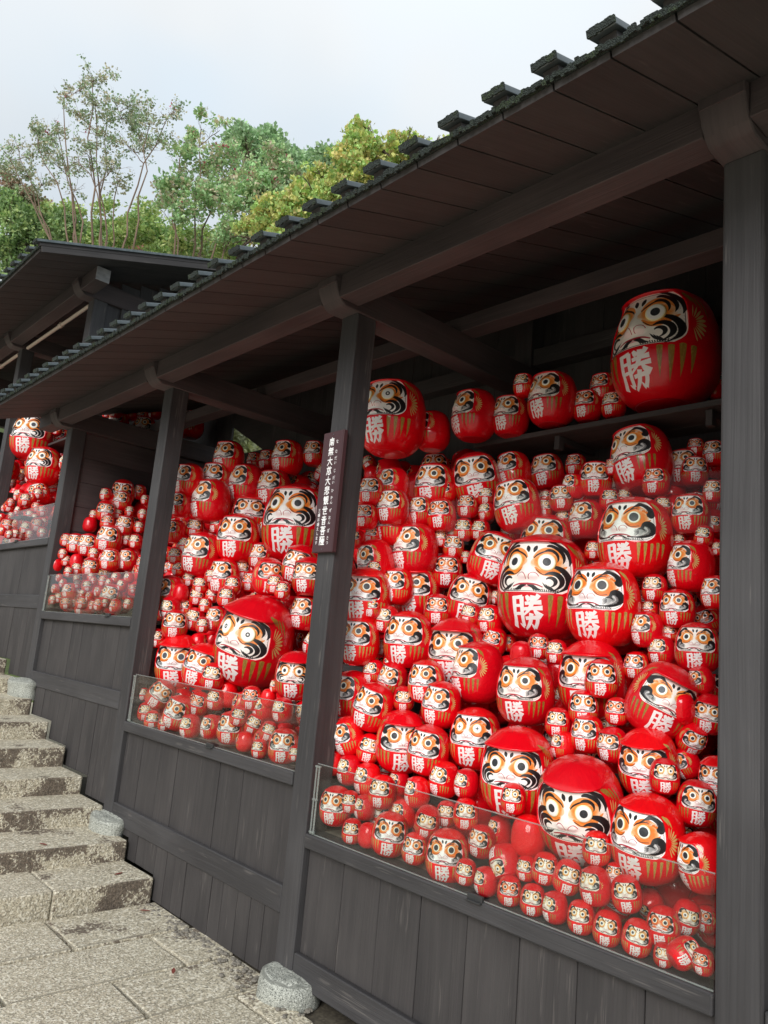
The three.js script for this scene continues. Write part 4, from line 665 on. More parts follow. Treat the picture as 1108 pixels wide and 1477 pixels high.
['small daruma in profile, nearest upper right of the huge daruma left of the bowed one', 'A', -0.684, 0.971, -0.323, 0.0418, -26, 0, 0, 'C', 0],
['small daruma facing front, nearest left of the tipped red-capped daruma by the post', 'A', -0.508, 1.108, -0.372, 0.0400, 17, 0, 0, 'O', 0],
['medium daruma turned left, nearest upper left of the broad daruma above the bowed one', 'A', -0.501, 0.998, -0.339, 0.0500, -4, 0, 0, 'P', 0],
['medium daruma tipped sideways, to the lower right of the tipped red-capped daruma by the post', 'A', -0.271, 1.054, -0.429, 0.0450, 41, 30, 15, 'M', 0],
['medium daruma tipped sideways, nearest right of the broad daruma above the bowed one', 'A', -0.287, 0.972, -0.430, 0.0421, -24, 20, -15, 'M', 0],
['large broad daruma above the bowed shiny-crowned one, small doll over its cheek', 'A', -0.371, 0.961, -0.340, 0.0931, 12, 12, 0, 'P', 0],
['medium daruma facing front, to the lower right of the broad daruma above the bowed one', 'A', -0.272, 0.941, -0.256, 0.0445, 32, 0, 0, 'C', 0],
['giant daruma bowed forward showing its shiny bare red crown behind the guard', 'A', -0.532, 0.797, -0.212, 0.1389, 16, 24, 0, 'L', 0],
['large daruma with big white character right of the bowed shiny-crowned one', 'A', -0.290, 0.765, -0.200, 0.1055, -2, 8, 5, 'M', 0],
['large daruma facing front, to the upper right of the daruma right of the bowed one', 'A', -0.181, 0.879, -0.279, 0.0555, 33, 0, 5, 'M', 0],
['medium daruma facing front, second right of the broad daruma above the bowed one', 'A', -0.144, 0.957, -0.333, 0.0523, 4, 5, 0, 'P', 0],
['large daruma in profile, to the lower right of the daruma right of the bowed one', 'A', -0.115, 0.739, -0.186, 0.0669, -40, 10, 0, 'M', 0],
['medium daruma facing front, nearest below the giant bowed daruma with shiny crown', 'A', -0.414, 0.712, -0.122, 0.0420, 27, 0, 0, 'C', 0],
['medium daruma seen from behind, nearest lower left of the giant bowed daruma with shiny crown', 'A', -0.683, 0.684, -0.147, 0.0567, -159, 0, 0, 'M', 0],
['small daruma turned left, third lower left of the giant bowed daruma with shiny crown', 'A', -0.642, 0.600, -0.089, 0.0325, 9, 0, 0, 'C', 1],
['medium daruma facing front, second lower left of the giant bowed daruma with shiny crown', 'A', -0.575, 0.617, -0.093, 0.0406, 31, 0, 5, 'C', 0],
['medium daruma facing front, second below the giant bowed daruma with shiny crown', 'A', -0.495, 0.612, -0.097, 0.0428, 38, 0, 12, 'C', 0],
['medium daruma turned left, second lower left of the daruma right of the bowed one', 'A', -0.390, 0.616, -0.085, 0.0458, -3, 0, -5, 'C', 0],
['medium daruma facing front, to the upper left of the orange-faced doll behind the right guard', 'A', -0.298, 0.618, -0.100, 0.0426, 25, 0, -8, 'C', 1],
['small daruma facing front, nearest lower left of the daruma right of the bowed one', 'A', -0.356, 0.652, -0.134, 0.0278, 17, 0, 0, 'M', 0],
['small daruma facing front, fourth lower left of the giant bowed daruma with shiny crown', 'A', -0.587, 0.527, -0.054, 0.0391, 28, 0, 0, 'C', 0],
['small daruma turned left, third below the giant bowed daruma with shiny crown', 'A', -0.504, 0.529, -0.053, 0.0379, -16, 0, 0, 'C', 0],
['medium daruma facing front, second left of the orange-faced doll behind the right guard', 'A', -0.415, 0.528, -0.054, 0.0391, 19, 0, 0, 'C', 0],
['medium daruma facing front, nearest left of the orange-faced doll behind the right guard', 'A', -0.329, 0.524, -0.055, 0.0399, 23, 0, 5, 'C', 1],
['medium daruma facing front, to the lower left of the orange-faced doll behind the right guard', 'A', -0.237, 0.528, -0.056, 0.0406, 25, 0, 8, 'C', 1],
['round orange-faced doll near the right end behind the right guard', 'A', -0.187, 0.564, -0.104, 0.0447, 14, 0, 0, 'O', 0],
['medium daruma facing front, to the upper right of the orange-faced doll behind the right guard', 'A', -0.150, 0.591, -0.162, 0.0381, 34, 10, 10, 'C', 0],
['small daruma turned left, right of the orange-faced doll behind the right guard', 'A', -0.115, 0.588, -0.213, 0.0310, -3, 0, 5, 'O', 0],
['medium daruma tipped sideways, nearest lower right of the orange-faced doll behind the right guard', 'A', -0.103, 0.533, -0.055, 0.0366, 56, -10, 60, 'C', 1],
['small daruma turned left, second lower right of the orange-faced doll behind the right guard', 'A', -0.045, 0.533, -0.042, 0.0272, -2, 0, 0, 'O', 0],
['small daruma facing front, below the orange-faced doll behind the right guard', 'A', -0.157, 0.511, -0.050, 0.0260, 23, 0, 0, 'C', 0],
['white-faced doll at the left end behind the right guard', 'A', -1.598, 0.599, -0.081, 0.0656, 26, 0, 0, 'M', 0],
['small daruma facing front, nearest right of the right guard\'s left-end doll', 'A', -1.535, 0.626, -0.099, 0.0374, 36, 0, 0, 'C', 0],
['small daruma in profile, second right of the right guard\'s left-end doll', 'A', -1.485, 0.612, -0.138, 0.0425, -14, 0, 0, 'C', 1],
['medium daruma facing front, third below the half-covered red-capped daruma lower left', 'A', -1.434, 0.680, -0.179, 0.0559, 27, 0, 0, 'C', 0],
['small daruma facing front, nearest to the lower right of the right guard\'s left-end doll', 'A', -1.455, 0.535, -0.055, 0.0401, 35, 0, 0, 'C', 0],
['small daruma seen from behind, second to the lower right of the right guard\'s left-end doll', 'A', -1.366, 0.539, -0.060, 0.0393, -153, 0, 0, 'C', 1],
['medium daruma facing front, second left of the largest doll behind the right guard', 'A', -1.270, 0.563, -0.082, 0.0674, 42, 0, 5, 'M', 0],
['small daruma turned left, second upper left of the largest doll behind the right guard', 'A', -1.281, 0.626, -0.157, 0.0465, -5, 0, -10, 'C', 0],
['small daruma facing front, nearest upper left of the largest doll behind the right guard', 'A', -1.091, 0.648, -0.091, 0.0465, 35, 15, 10, 'C', 0],
['small daruma facing front, nearest left of the largest doll behind the right guard', 'A', -1.117, 0.550, -0.065, 0.0463, 24, 0, 5, 'M', 1],
['largest doll standing on the sill behind the right guard, white character', 'A', -0.981, 0.557, -0.089, 0.0742, 29, 0, 0, 'M', 0],
['small daruma facing front, above the largest doll behind the right guard', 'A', -1.064, 0.673, -0.162, 0.0385, 34, 0, 0, 'C', 0],
['small daruma facing front, to the upper right of the largest doll behind the right guard', 'A', -0.957, 0.696, -0.146, 0.0451, 36, 0, 0, 'C', 1],
['small daruma facing front, nearest lower right of the largest doll behind the right guard', 'A', -0.861, 0.538, -0.051, 0.0357, 27, 0, 5, 'C', 0],
['medium daruma turned left, nearest right of the largest doll behind the right guard', 'A', -0.894, 0.616, -0.167, 0.0470, 5, 0, 5, 'M', 1],
['small daruma in profile, second below the huge daruma left of the bowed one', 'A', -0.874, 0.650, -0.238, 0.0429, -24, 0, 0, 'C', 1],
['medium daruma upside down, second right of the largest doll behind the right guard', 'A', -0.731, 0.596, -0.092, 0.0486, -19, 0, 150, 'C', 0],
['small daruma in profile, second lower right of the largest doll behind the right guard', 'A', -0.773, 0.531, -0.053, 0.0383, -23, 0, 0, 'C', 1],
['small daruma facing front, third lower right of the largest doll behind the right guard', 'A', -0.677, 0.529, -0.053, 0.0383, 33, 0, 0, 'O', 0],
['small daruma in profile, second below the half-covered red-capped daruma lower left', 'A', -1.240, 0.715, -0.183, 0.0492, -18, 0, 0, 'C', 0],
['small daruma in profile, nearest below the half-covered red-capped daruma lower left', 'A', -1.428, 0.712, -0.264, 0.0433, -12, 0, 0, 'C', 1],
['medium daruma in profile, to the upper right of the right guard\'s left-end doll', 'A', -1.535, 0.710, -0.187, 0.0562, -7, 0, 0, 'C', 1],
['small daruma in profile, nearest above the right guard\'s left-end doll', 'A', -1.636, 0.731, -0.171, 0.0531, -8, 0, 0, 'C', 0],
['small daruma showing its plain red back, second above the right guard\'s left-end doll', 'A', -1.727, 0.748, -0.149, 0.0466, -180, 0, 0, 'C', 0],
['medium daruma turned left, to the lower right of the half-covered red-capped daruma lower left', 'A', -1.167, 0.773, -0.250, 0.0572, 0, 0, 5, 'C', 1],
['small daruma turned left, left of the huge daruma left of the bowed one', 'A', -1.007, 0.788, -0.196, 0.0447, -9, 0, 5, 'C', 0],
['small daruma facing front, nearest below the huge daruma left of the bowed one', 'A', -0.728, 0.795, -0.114, 0.0419, 24, 0, 0, 'C', 1],
['huge white-faced daruma left of the bowed shiny crown, small doll before its chin', 'A', -0.806, 0.864, -0.233, 0.1290, 20, 6, 0, 'G', 0],
['large daruma turned left, right of the half-covered red-capped daruma lower left', 'A', -1.255, 0.869, -0.243, 0.0822, 16, 0, 5, 'M', 0],
['wide red-capped daruma in the lower left of the right bay, half covered', 'A', -1.450, 0.875, -0.280, 0.1070, 50, 5, 0, 'P', 0],
['large daruma facing front, upper left of the huge daruma left of the bowed one', 'A', -1.125, 0.931, -0.370, 0.1007, 20, 0, 0, 'M', 3],
['medium daruma turned left, to the lower left of the gold-striped daruma turned left', 'A', -1.283, 1.044, -0.329, 0.0789, 8, 0, 5, 'M', 1],
['medium daruma tipped sideways, nearest to the upper left of the half-covered red-capped daruma lower left', 'A', -1.600, 0.997, -0.240, 0.0868, 13, 0, 15, 'M', 0],
['medium daruma turned left, second to the upper left of the half-covered red-capped daruma lower left', 'A', -1.798, 1.029, -0.287, 0.0915, -5, 0, 0, 'M', 0],
['medium daruma turned left, below the round daruma second from the sign post', 'A', -1.619, 1.115, -0.359, 0.0664, 7, 0, 12, 'M', 0],
['small daruma turned left, second lower left of the round daruma second from the sign post', 'A', -1.724, 1.141, -0.336, 0.0480, 13, 0, 0, 'C', 0],
['medium daruma turned left, lower right of the round daruma second from the sign post', 'A', -1.401, 1.126, -0.353, 0.0777, 17, 0, 0, 'M', 0],
['small daruma facing front, above the half-covered red-capped daruma lower left', 'A', -1.489, 1.046, -0.311, 0.0452, 42, 10, 0, 'C', 0],
['large daruma facing front, to the upper left of the gold-striped daruma turned left', 'A', -1.407, 1.264, -0.536, 0.1268, 22, 5, 0, 'P', 0],
['daruma turned left with gold stripes overlapping a bigger white face, right bay', 'A', -1.226, 1.185, -0.480, 0.1083, -20, 0, 0, 'M', 0],
['small daruma turned left, nearest to the upper right of the gold-striped daruma turned left', 'A', -1.268, 1.322, -0.624, 0.0548, 12, 0, 12, 'O', 1],
['tiny daruma turned left, second to the upper right of the gold-striped daruma turned left', 'A', -1.238, 1.322, -0.696, 0.0330, -4, 0, 0, 'C', 0],
['small daruma seen from behind, third to the upper right of the gold-striped daruma turned left', 'A', -0.982, 1.275, -0.445, 0.0439, -163, -15, 0, 'C', 0],
['round daruma facing the viewer beside the sign post, second from it at mid height', 'A', -1.604, 1.298, -0.424, 0.1105, 21, 0, 0, 'M', 0],
['large daruma turned left, below the broad daruma against the sign post', 'A', -1.789, 1.274, -0.288, 0.0948, 22, 0, 0, 'M', 0],
['broad daruma against the sign post with a tiny doll before it', 'A', -1.813, 1.482, -0.327, 0.1159, 25, 0, 0, 'P', 0],
['small daruma facing front, to the lower right of the broad daruma against the sign post', 'A', -1.738, 1.432, -0.300, 0.0449, 35, 0, 0, 'C', 1],
['small daruma turned left, upper left of the round daruma second from the sign post', 'A', -1.701, 1.383, -0.369, 0.0547, 13, 0, 5, 'C', 0],
['large daruma turned left, above the round daruma second from the sign post', 'A', -1.760, 1.534, -0.609, 0.1144, 21, 0, -5, 'P', 0],
['medium daruma turned left, right of the broad daruma against the sign post', 'A', -1.748, 1.546, -0.463, 0.0768, 12, 0, 0, 'M', 0],
['medium daruma facing front, nearest upper right of the round daruma second from the sign post', 'A', -1.540, 1.446, -0.534, 0.0634, 36, 0, 0, 'O', 1],
['large daruma facing front, second left of the right bay\'s biggest pale-faced daruma', 'A', -1.457, 1.508, -0.652, 0.1031, 37, 0, 10, 'M', 0],
['small daruma turned left, second above the gold-striped daruma turned left', 'A', -1.377, 1.433, -0.579, 0.0458, 14, 0, 8, 'C', 0],
['small daruma turned left, nearest above the gold-striped daruma turned left', 'A', -1.296, 1.418, -0.623, 0.0563, 5, 0, 0, 'C', 0],
['tiny daruma turned left, nearest left of the right bay\'s biggest pale-faced daruma', 'A', -1.351, 1.530, -0.731, 0.0313, -3, 0, 0, 'C', 0],
['medium daruma turned left, second left of the half-covered red-capped daruma lower left', 'A', -1.678, 0.866, -0.182, 0.0693, -0, 15, -10, 'M', 0],
['small daruma facing front, nearest left of the half-covered red-capped daruma lower left', 'A', -1.576, 0.827, -0.215, 0.0519, 44, 0, 10, 'C', 1],
['tiny daruma facing front, left of the round daruma second from the sign post', 'A', -1.809, 1.257, -0.452, 0.0359, 39, 0, 0, 'M', 0],
['tiny daruma facing front, nearest lower left of the round daruma second from the sign post', 'A', -1.659, 1.192, -0.369, 0.0296, 43, 0, 0, 'C', 0],
['tiny daruma in profile, to the upper left of the broad daruma against the sign post', 'A', -1.920, 1.607, -0.291, 0.0338, -7, 0, 0, 'C', 1],
['medium daruma turned left, second to the upper right of the middle bay\'s upper left daruma', 'B', -3.655, 2.448, -0.558, 0.1051, 18, 0, 0, 'M', 0],
['tiny daruma turned left, third to the upper right of the middle bay\'s upper left daruma', 'B', -3.699, 2.488, -0.792, 0.0564, 16, 0, 0, 'O', 0],
['small daruma turned left, second to the upper left of the large daruma beside the sign', 'B', -3.593, 2.492, -0.835, 0.0660, 15, 0, 0, 'O', 0],
['medium daruma turned left, nearest above the large daruma beside the sign', 'B', -3.329, 2.473, -0.820, 0.1070, 6, 0, 0, 'M', 0],
['small daruma turned left, second above the large daruma beside the sign', 'B', -3.207, 2.520, -0.951, 0.0768, 24, 0, 0, 'M', 0],
['medium daruma in profile, to the upper left of the middle bay\'s upper left daruma', 'B', -3.664, 2.236, -0.291, 0.0956, 6, 0, 5, 'M', 0],
['medium daruma turned left, above the middle bay\'s upper left daruma', 'B', -3.660, 2.284, -0.481, 0.1000, 27, 0, 0, 'M', 1],
['medium daruma in profile, nearest to the upper right of the middle bay\'s upper left daruma', 'B', -3.543, 2.271, -0.657, 0.1235, -3, 0, 0, 'M', 0],
['medium daruma turned left, nearest to the upper left of the large daruma beside the sign', 'B', -3.343, 2.242, -0.749, 0.1127, 15, 0, 0, 'M', 0],
['big round daruma turned left near the second post, upper middle bay', 'B', -3.575, 2.112, -0.421, 0.1266, -1, 0, 0, 'M', 1],
['small daruma turned left, left of the middle bay\'s upper left daruma', 'B', -3.676, 2.062, -0.259, 0.0730, 14, 0, 0, 'M', 0],
['medium daruma facing front, to the upper right of the middle bay\'s upper central daruma', 'B', -3.446, 2.053, -0.656, 0.1241, 50, 0, 0, 'P', 1],
['daruma facing the viewer with white character, upper centre of the middle bay', 'B', -3.366, 1.868, -0.537, 0.1376, 35, 0, 0, 'M', 0],
['small daruma turned left, to the upper left of the middle bay\'s upper central daruma', 'B', -3.538, 1.962, -0.482, 0.0590, 11, 0, 0, 'C', 0],
['small daruma facing front, above the middle bay\'s gold-striped daruma', 'B', -3.659, 1.923, -0.370, 0.0587, 54, 0, 5, 'C', 0],
['small daruma in profile, second to the upper left of the middle bay\'s gold-striped daruma', 'B', -3.690, 1.883, -0.255, 0.0666, 6, 0, 0, 'M', 0],
['large daruma with white character beside the sign, upper middle bay', 'B', -3.098, 1.995, -0.798, 0.2188, 29, 0, 0, 'L', 0],
['small daruma turned left, right of the middle bay\'s upper central daruma', 'B', -3.329, 1.947, -0.705, 0.0552, 30, 0, 0, 'M', 1],
['daruma turned left with gold stripes, centre left of the middle bay', 'B', -3.518, 1.743, -0.376, 0.1240, 19, 0, 5, 'M', 0],
['tiny daruma facing front, nearest to the upper left of the middle bay\'s gold-striped daruma', 'B', -3.652, 1.802, -0.310, 0.0488, 50, 0, 0, 'C', 0],
['tiny daruma facing front, left of the middle bay\'s gold-striped daruma', 'B', -3.660, 1.724, -0.266, 0.0483, 44, 0, 0, 'C', 0],
['tiny daruma turned left, nearest to the lower left of the middle bay\'s gold-striped daruma', 'B', -3.646, 1.643, -0.296, 0.0442, 21, 0, 10, 'C', 0],
['small daruma turned left, nearest to the lower right of the middle bay\'s upper central daruma', 'B', -3.238, 1.765, -0.637, 0.0745, 27, 0, 0, 'M', 1],
['tiny daruma facing front, second to the lower left of the middle bay\'s gold-striped daruma', 'B', -3.584, 1.581, -0.343, 0.0453, 54, 0, 0, 'C', 0],
['tiny daruma facing front, nearest below the middle bay\'s gold-striped daruma', 'B', -3.358, 1.603, -0.366, 0.0390, 56, 0, 0, 'C', 0],
['tiny daruma facing front, second below the middle bay\'s gold-striped daruma', 'B', -3.472, 1.544, -0.366, 0.0494, 48, 0, 0, 'C', 0],
['medium daruma turned left, nearest to the lower right of the middle bay\'s gold-striped daruma', 'B', -3.344, 1.608, -0.456, 0.0990, 25, 0, 0, 'M', 0],
['small daruma facing front, nearest below the middle bay\'s upper central daruma', 'B', -3.352, 1.666, -0.567, 0.0667, 66, 0, 0, 'C', 0],
['small daruma facing front, second to the lower right of the middle bay\'s gold-striped daruma', 'B', -3.191, 1.549, -0.432, 0.0522, 46, 0, 0, 'C', 0],
['medium daruma facing front, second to the lower right of the middle bay\'s upper central daruma', 'B', -2.858, 1.605, -0.463, 0.0938, 64, 5, 0, 'O', 0],
['small daruma facing front, second below the middle bay\'s upper central daruma', 'B', -3.231, 1.592, -0.584, 0.0568, 38, 0, 0, 'O', 1],
['small daruma facing front, above the middle bay\'s giant striped daruma', 'B', -2.721, 1.555, -0.421, 0.0487, 43, 0, 0, 'C', 0],
['tiny daruma facing front, nearest to the upper right of the middle bay\'s giant striped daruma', 'B', -2.611, 1.518, -0.401, 0.0440, 47, 0, 0, 'C', 0],
['medium daruma turned left, nearest below the large daruma beside the sign', 'B', -2.732, 1.687, -0.592, 0.1043, 27, 0, 12, 'G', 1],
['medium daruma turned left, second below the large daruma beside the sign', 'B', -2.572, 1.613, -0.549, 0.0955, 26, 0, 0, 'P', 1],
['medium daruma turned left, second to the upper right of the middle bay\'s giant striped daruma', 'B', -2.610, 1.410, -0.578, 0.0877, 14, 0, 0, 'M', 0],
['tiny daruma facing front, fourth below the middle bay\'s gold-striped daruma', 'B', -3.484, 1.471, -0.357, 0.0504, 57, 0, 0, 'C', 1],
['tiny daruma turned left, fifth below the middle bay\'s gold-striped daruma', 'B', -3.393, 1.421, -0.378, 0.0413, 34, 0, 0, 'C', 0],
['tiny daruma facing front, third below the middle bay\'s gold-striped daruma', 'B', -3.404, 1.487, -0.419, 0.0418, 52, 0, 0, 'C', 0],
['tiny daruma turned left, fourth above the square-faced daruma above the middle guard', 'B', -3.517, 1.396, -0.308, 0.0489, 35, 0, 5, 'C', 0],
['small daruma turned left, third above the square-faced daruma above the middle guard', 'B', -3.521, 1.384, -0.211, 0.0632, 21, 12, 5, 'C', 0],
['tiny daruma seen from behind, third to the lower left of the middle bay\'s gold-striped daruma', 'B', -3.508, 1.483, -0.257, 0.0497, -133, 0, 0, 'C', 0],
['medium daruma in profile, fourth to the lower left of the middle bay\'s gold-striped daruma', 'B', -3.620, 1.474, -0.239, 0.0992, 6, 0, 0, 'M', 0],
['small daruma turned left, second above the square-faced daruma above the middle guard', 'B', -3.443, 1.328, -0.342, 0.0617, 34, 0, 10, 'C', 1],
['small daruma facing front, nearest above the square-faced daruma above the middle guard', 'B', -3.454, 1.282, -0.220, 0.0781, 55, 0, 0, 'M', 0],
['square white-faced daruma at the left above the middle guard', 'B', -3.435, 1.064, -0.270, 0.1391, 44, 8, 0, 'P', 1],
['small daruma facing front, to the upper left of the square-faced daruma above the middle guard', 'B', -3.532, 1.190, -0.148, 0.0510, 51, 0, 0, 'C', 0],
['small daruma facing front, left of the square-faced daruma above the middle guard', 'B', -3.639, 1.004, -0.190, 0.0685, 56, 0, 5, 'C', 0],
['medium daruma turned left, right of the square-faced daruma above the middle guard', 'B', -3.005, 1.064, -0.194, 0.1075, 33, 0, 12, 'P', 0],
['small daruma facing front, to the lower right of the square-faced daruma above the middle guard', 'B', -2.890, 1.014, -0.197, 0.0645, 46, 0, 5, 'C', 0],
['small daruma turned left, nearest to the upper left of the middle bay\'s giant striped daruma', 'B', -3.200, 1.337, -0.356, 0.0655, 18, 0, 0, 'M', 0],
['giant daruma with rolling red crown in the middle bay, striped cheeks', 'B', -2.804, 1.231, -0.390, 0.2151, 19, 8, 14, 'G', 2],
['staring white-faced daruma against the sign post above the middle guard', 'B', -2.197, 1.082, -0.248, 0.0989, 41, 8, 0, 'G', 0],
['tiny daruma facing front, second to the upper left of the middle guard\'s rolled white-faced doll', 'B', -3.511, 0.856, -0.100, 0.0361, 60, 0, 0, 'C', 0],
['medium daruma tipped sideways, nearest to the upper left of the middle guard\'s rolled white-faced doll', 'B', -3.349, 0.866, -0.134, 0.0754, 50, 0, 30, 'M', 0],
['tiny daruma facing front, second left of the middle guard\'s rolled white-faced doll', 'B', -3.372, 0.767, -0.068, 0.0460, 56, 0, 0, 'C', 0],
['tiny daruma facing front, nearest left of the middle guard\'s rolled white-faced doll', 'B', -3.260, 0.735, -0.060, 0.0452, 59, 0, 0, 'C', 0],
['tiny daruma facing front, to the lower left of the middle guard\'s rolled white-faced doll', 'B', -3.090, 0.737, -0.052, 0.0375, 49, 0, 5, 'C', 1],
['white-faced doll rolled aside behind the middle guard', 'B', -3.028, 0.801, -0.096, 0.0813, 22, 0, 15, 'M', 1],
['small daruma turned left, to the upper right of the middle guard\'s rolled white-faced doll', 'B', -2.964, 0.858, -0.176, 0.0568, 33, 0, 10, 'O', 0],
['small daruma turned left, nearest to the lower right of the middle guard\'s rolled white-faced doll', 'B', -2.839, 0.753, -0.069, 0.0542, 11, 0, 0, 'C', 1],
['small daruma turned left, nearest right of the middle guard\'s rolled white-faced doll', 'B', -2.880, 0.894, -0.229, 0.0517, 24, 0, 5, 'C', 0],
['small daruma in profile, to the lower left of the middle bay\'s giant striped daruma', 'B', -2.875, 0.922, -0.294, 0.0617, -27, 0, 0, 'C', 0],
['small daruma in profile, second to the lower right of the middle guard\'s rolled white-faced doll', 'B', -2.642, 0.776, -0.077, 0.0527, -3, 0, 0, 'M', 1],
['medium daruma facing front, second right of the middle guard\'s rolled white-faced doll', 'B', -2.462, 0.795, -0.084, 0.0688, 38, 0, 0, 'M', 1],
['small daruma facing front, third to the upper left of the middle guard\'s right-end doll', 'B', -2.405, 0.859, -0.080, 0.0419, 53, 0, 8, 'C', 0],
['small daruma facing front, below the middle bay\'s giant striped daruma', 'B', -2.411, 0.946, -0.148, 0.0520, 44, 0, 0, 'O', 0],
['small daruma in profile, second lower left of the staring daruma at the sign post', 'B', -2.366, 0.906, -0.200, 0.0558, -6, 0, 0, 'C', 0],
['tiny daruma seen from behind, nearest lower left of the staring daruma at the sign post', 'B', -2.332, 0.956, -0.196, 0.0394, -155, 0, 0, 'C', 0],
['small daruma tipped sideways, second to the upper left of the middle guard\'s right-end doll', 'B', -2.370, 0.823, -0.155, 0.0468, 43, 0, 20, 'C', 0],
['small daruma in profile, second left of the middle guard\'s right-end doll', 'B', -2.288, 0.755, -0.058, 0.0406, -53, 0, 0, 'C', 1],
['small daruma tipped sideways, nearest to the upper left of the middle guard\'s right-end doll', 'B', -2.143, 0.822, -0.087, 0.0400, 51, 0, 15, 'C', 0],
['tiny daruma turned left, nearest left of the middle guard\'s right-end doll', 'B', -2.151, 0.743, -0.053, 0.0379, 29, 0, 0, 'C', 0],
['doll with white character at the right end behind the middle guard', 'B', -2.014, 0.775, -0.087, 0.0669, 46, 0, 0, 'M', 0],
['small daruma turned left, below the staring daruma at the sign post', 'B', -2.121, 0.922, -0.139, 0.0493, 12, 0, 0, 'C', 0],
['tiny daruma facing front, to the lower right of the middle guard\'s right-end doll', 'B', -1.876, 0.764, -0.053, 0.0286, 40, 0, 0, 'C', 1],
['tiny daruma facing front, to the upper right of the square-faced daruma above the middle guard', 'B', -3.200, 1.293, -0.267, 0.0409, 53, 0, 0, 'C', 1],
['small daruma facing front, second to the upper left of the middle bay\'s giant striped daruma', 'B', -3.159, 1.474, -0.377, 0.0529, 55, 0, 0, 'C', 1],
['bowed red crown at the top of the heap in the left bay', 'C', -5.109, 2.322, -0.458, 0.0903, 54, 15, 0, 'M', 0],
['tiny daruma turned left, left of the left bay\'s topmost crown', 'C', -5.117, 2.276, -0.323, 0.0468, 34, 0, 0, 'C', 1],
['small daruma turned left, below the left bay\'s topmost crown', 'C', -5.019, 2.235, -0.425, 0.0716, 33, 0, 5, 'M', 0],
['tiny daruma turned left, right of the left bay\'s topmost crown', 'C', -5.097, 2.349, -0.592, 0.0547, 24, 0, 12, 'O', 1],
['tiny daruma seen from behind, nearest to the lower left of the left bay\'s topmost crown', 'C', -5.133, 2.246, -0.372, 0.0517, -132, 0, 0, 'C', 1],
['small daruma facing front, second to the lower left of the left bay\'s topmost crown', 'C', -5.027, 2.132, -0.308, 0.0729, 64, 5, 0, 'P', 1],
['tiny daruma facing front, above the left bay\'s red-crowned daruma', 'C', -4.967, 2.036, -0.310, 0.0539, 60, 0, 0, 'O', 0],
['small daruma facing front, to the upper right of the left bay\'s red-crowned daruma', 'C', -4.879, 2.021, -0.415, 0.0711, 47, 0, 5, 'M', 0],
['tiny daruma showing its plain red back, above the left bay\'s wide-eyed daruma', 'C', -5.138, 2.016, -0.243, 0.0531, -126, 0, 0, 'C', 0],
['tiny daruma facing front, second left of the left bay\'s wide-eyed daruma', 'C', -5.149, 1.865, -0.083, 0.0460, 58, 0, 5, 'O', 1],
['small daruma facing front, nearest left of the left bay\'s wide-eyed daruma', 'C', -5.104, 1.847, -0.143, 0.0664, 50, 0, 0, 'M', 0],
['wide-eyed daruma in the centre left of the left bay', 'C', -5.009, 1.838, -0.206, 0.0773, 42, 0, 0, 'M', 1],
['red-crowned daruma right of the wide-eyed one in the left bay', 'C', -4.894, 1.898, -0.317, 0.0961, 41, 0, 5, 'M', 0],
['tiny daruma turned left, right of the left bay\'s red-crowned daruma', 'C', -4.580, 1.879, -0.393, 0.0495, 39, 0, 0, 'C', 0],
['tiny daruma facing front, to the lower right of the left bay\'s wide-eyed daruma', 'C', -4.920, 1.773, -0.224, 0.0443, 56, 0, 0, 'C', 0],
['white-faced daruma turned left low in the left bay, above its guard', 'C', -4.652, 1.720, -0.250, 0.0726, 33, 0, 0, 'M', 1],
['small daruma turned left, right of the left bay\'s lower white-faced daruma', 'C', -4.630, 1.738, -0.374, 0.0724, 24, 0, 0, 'M', 0],
['tiny daruma seen from behind, third to the lower left of the left bay\'s wide-eyed daruma', 'C', -5.224, 1.669, -0.065, 0.0497, -139, 0, 0, 'C', 0],
['tiny daruma seen from behind, nearest to the lower left of the left bay\'s wide-eyed daruma', 'C', -5.073, 1.709, -0.160, 0.0498, -130, 0, 0, 'C', 1],
['small daruma facing front, left of the left bay\'s lower white-faced daruma', 'C', -4.743, 1.656, -0.149, 0.0609, 49, 0, 0, 'P', 0],
['tiny daruma facing front, second to the lower left of the left bay\'s wide-eyed daruma', 'C', -5.028, 1.648, -0.152, 0.0440, 66, 0, 0, 'C', 0],
['large striped-faced daruma with white character in the upper shed', 'D', -6.985, 3.010, -0.235, 0.1983, 49, 0, 0, 'L', 1],
['second large striped-faced daruma below the first in the upper shed, turned left', 'D', -6.706, 2.697, -0.306, 0.1607, 38, 0, 0, 'L', 0],
['small daruma turned left, left of the upper shed\'s second daruma', 'D', -7.256, 2.682, -0.156, 0.0964, 25, 0, 0, 'M', 0],
['small daruma turned left, above the upper shed\'s large daruma', 'D', -7.254, 3.343, -0.322, 0.0888, 47, 0, 0, 'M', 0],
['tiny daruma turned left, second upper left of the round daruma left of the post', 'E', -5.625, 3.117, -0.499, 0.0555, 34, 0, 0, 'M', 0],
['tiny daruma turned left, nearest upper left of the round daruma left of the post', 'E', -5.648, 3.143, -0.640, 0.0591, 26, 0, 0, 'M', 1],
['small daruma turned left, left of the round daruma left of the post', 'E', -5.679, 3.047, -0.556, 0.0910, 26, 0, 0, 'M', 0],
['tiny daruma turned left, above the round daruma left of the post', 'E', -5.595, 3.135, -0.731, 0.0547, 32, 0, 0, 'O', 1],
['low round daruma left of the second post over the partition', 'E', -5.540, 3.002, -0.745, 0.1018, 40, 0, 0, 'M', 0],
['tiny daruma in profile, to the upper right of the round daruma left of the post', 'E', -5.620, 3.212, -0.856, 0.0598, 9, 0, 0, 'M', 0],
['dark shaded daruma right of the second post over the partition', 'E', -5.604, 3.190, -1.222, 0.1198, 6, 0, 0, 'M', 1],
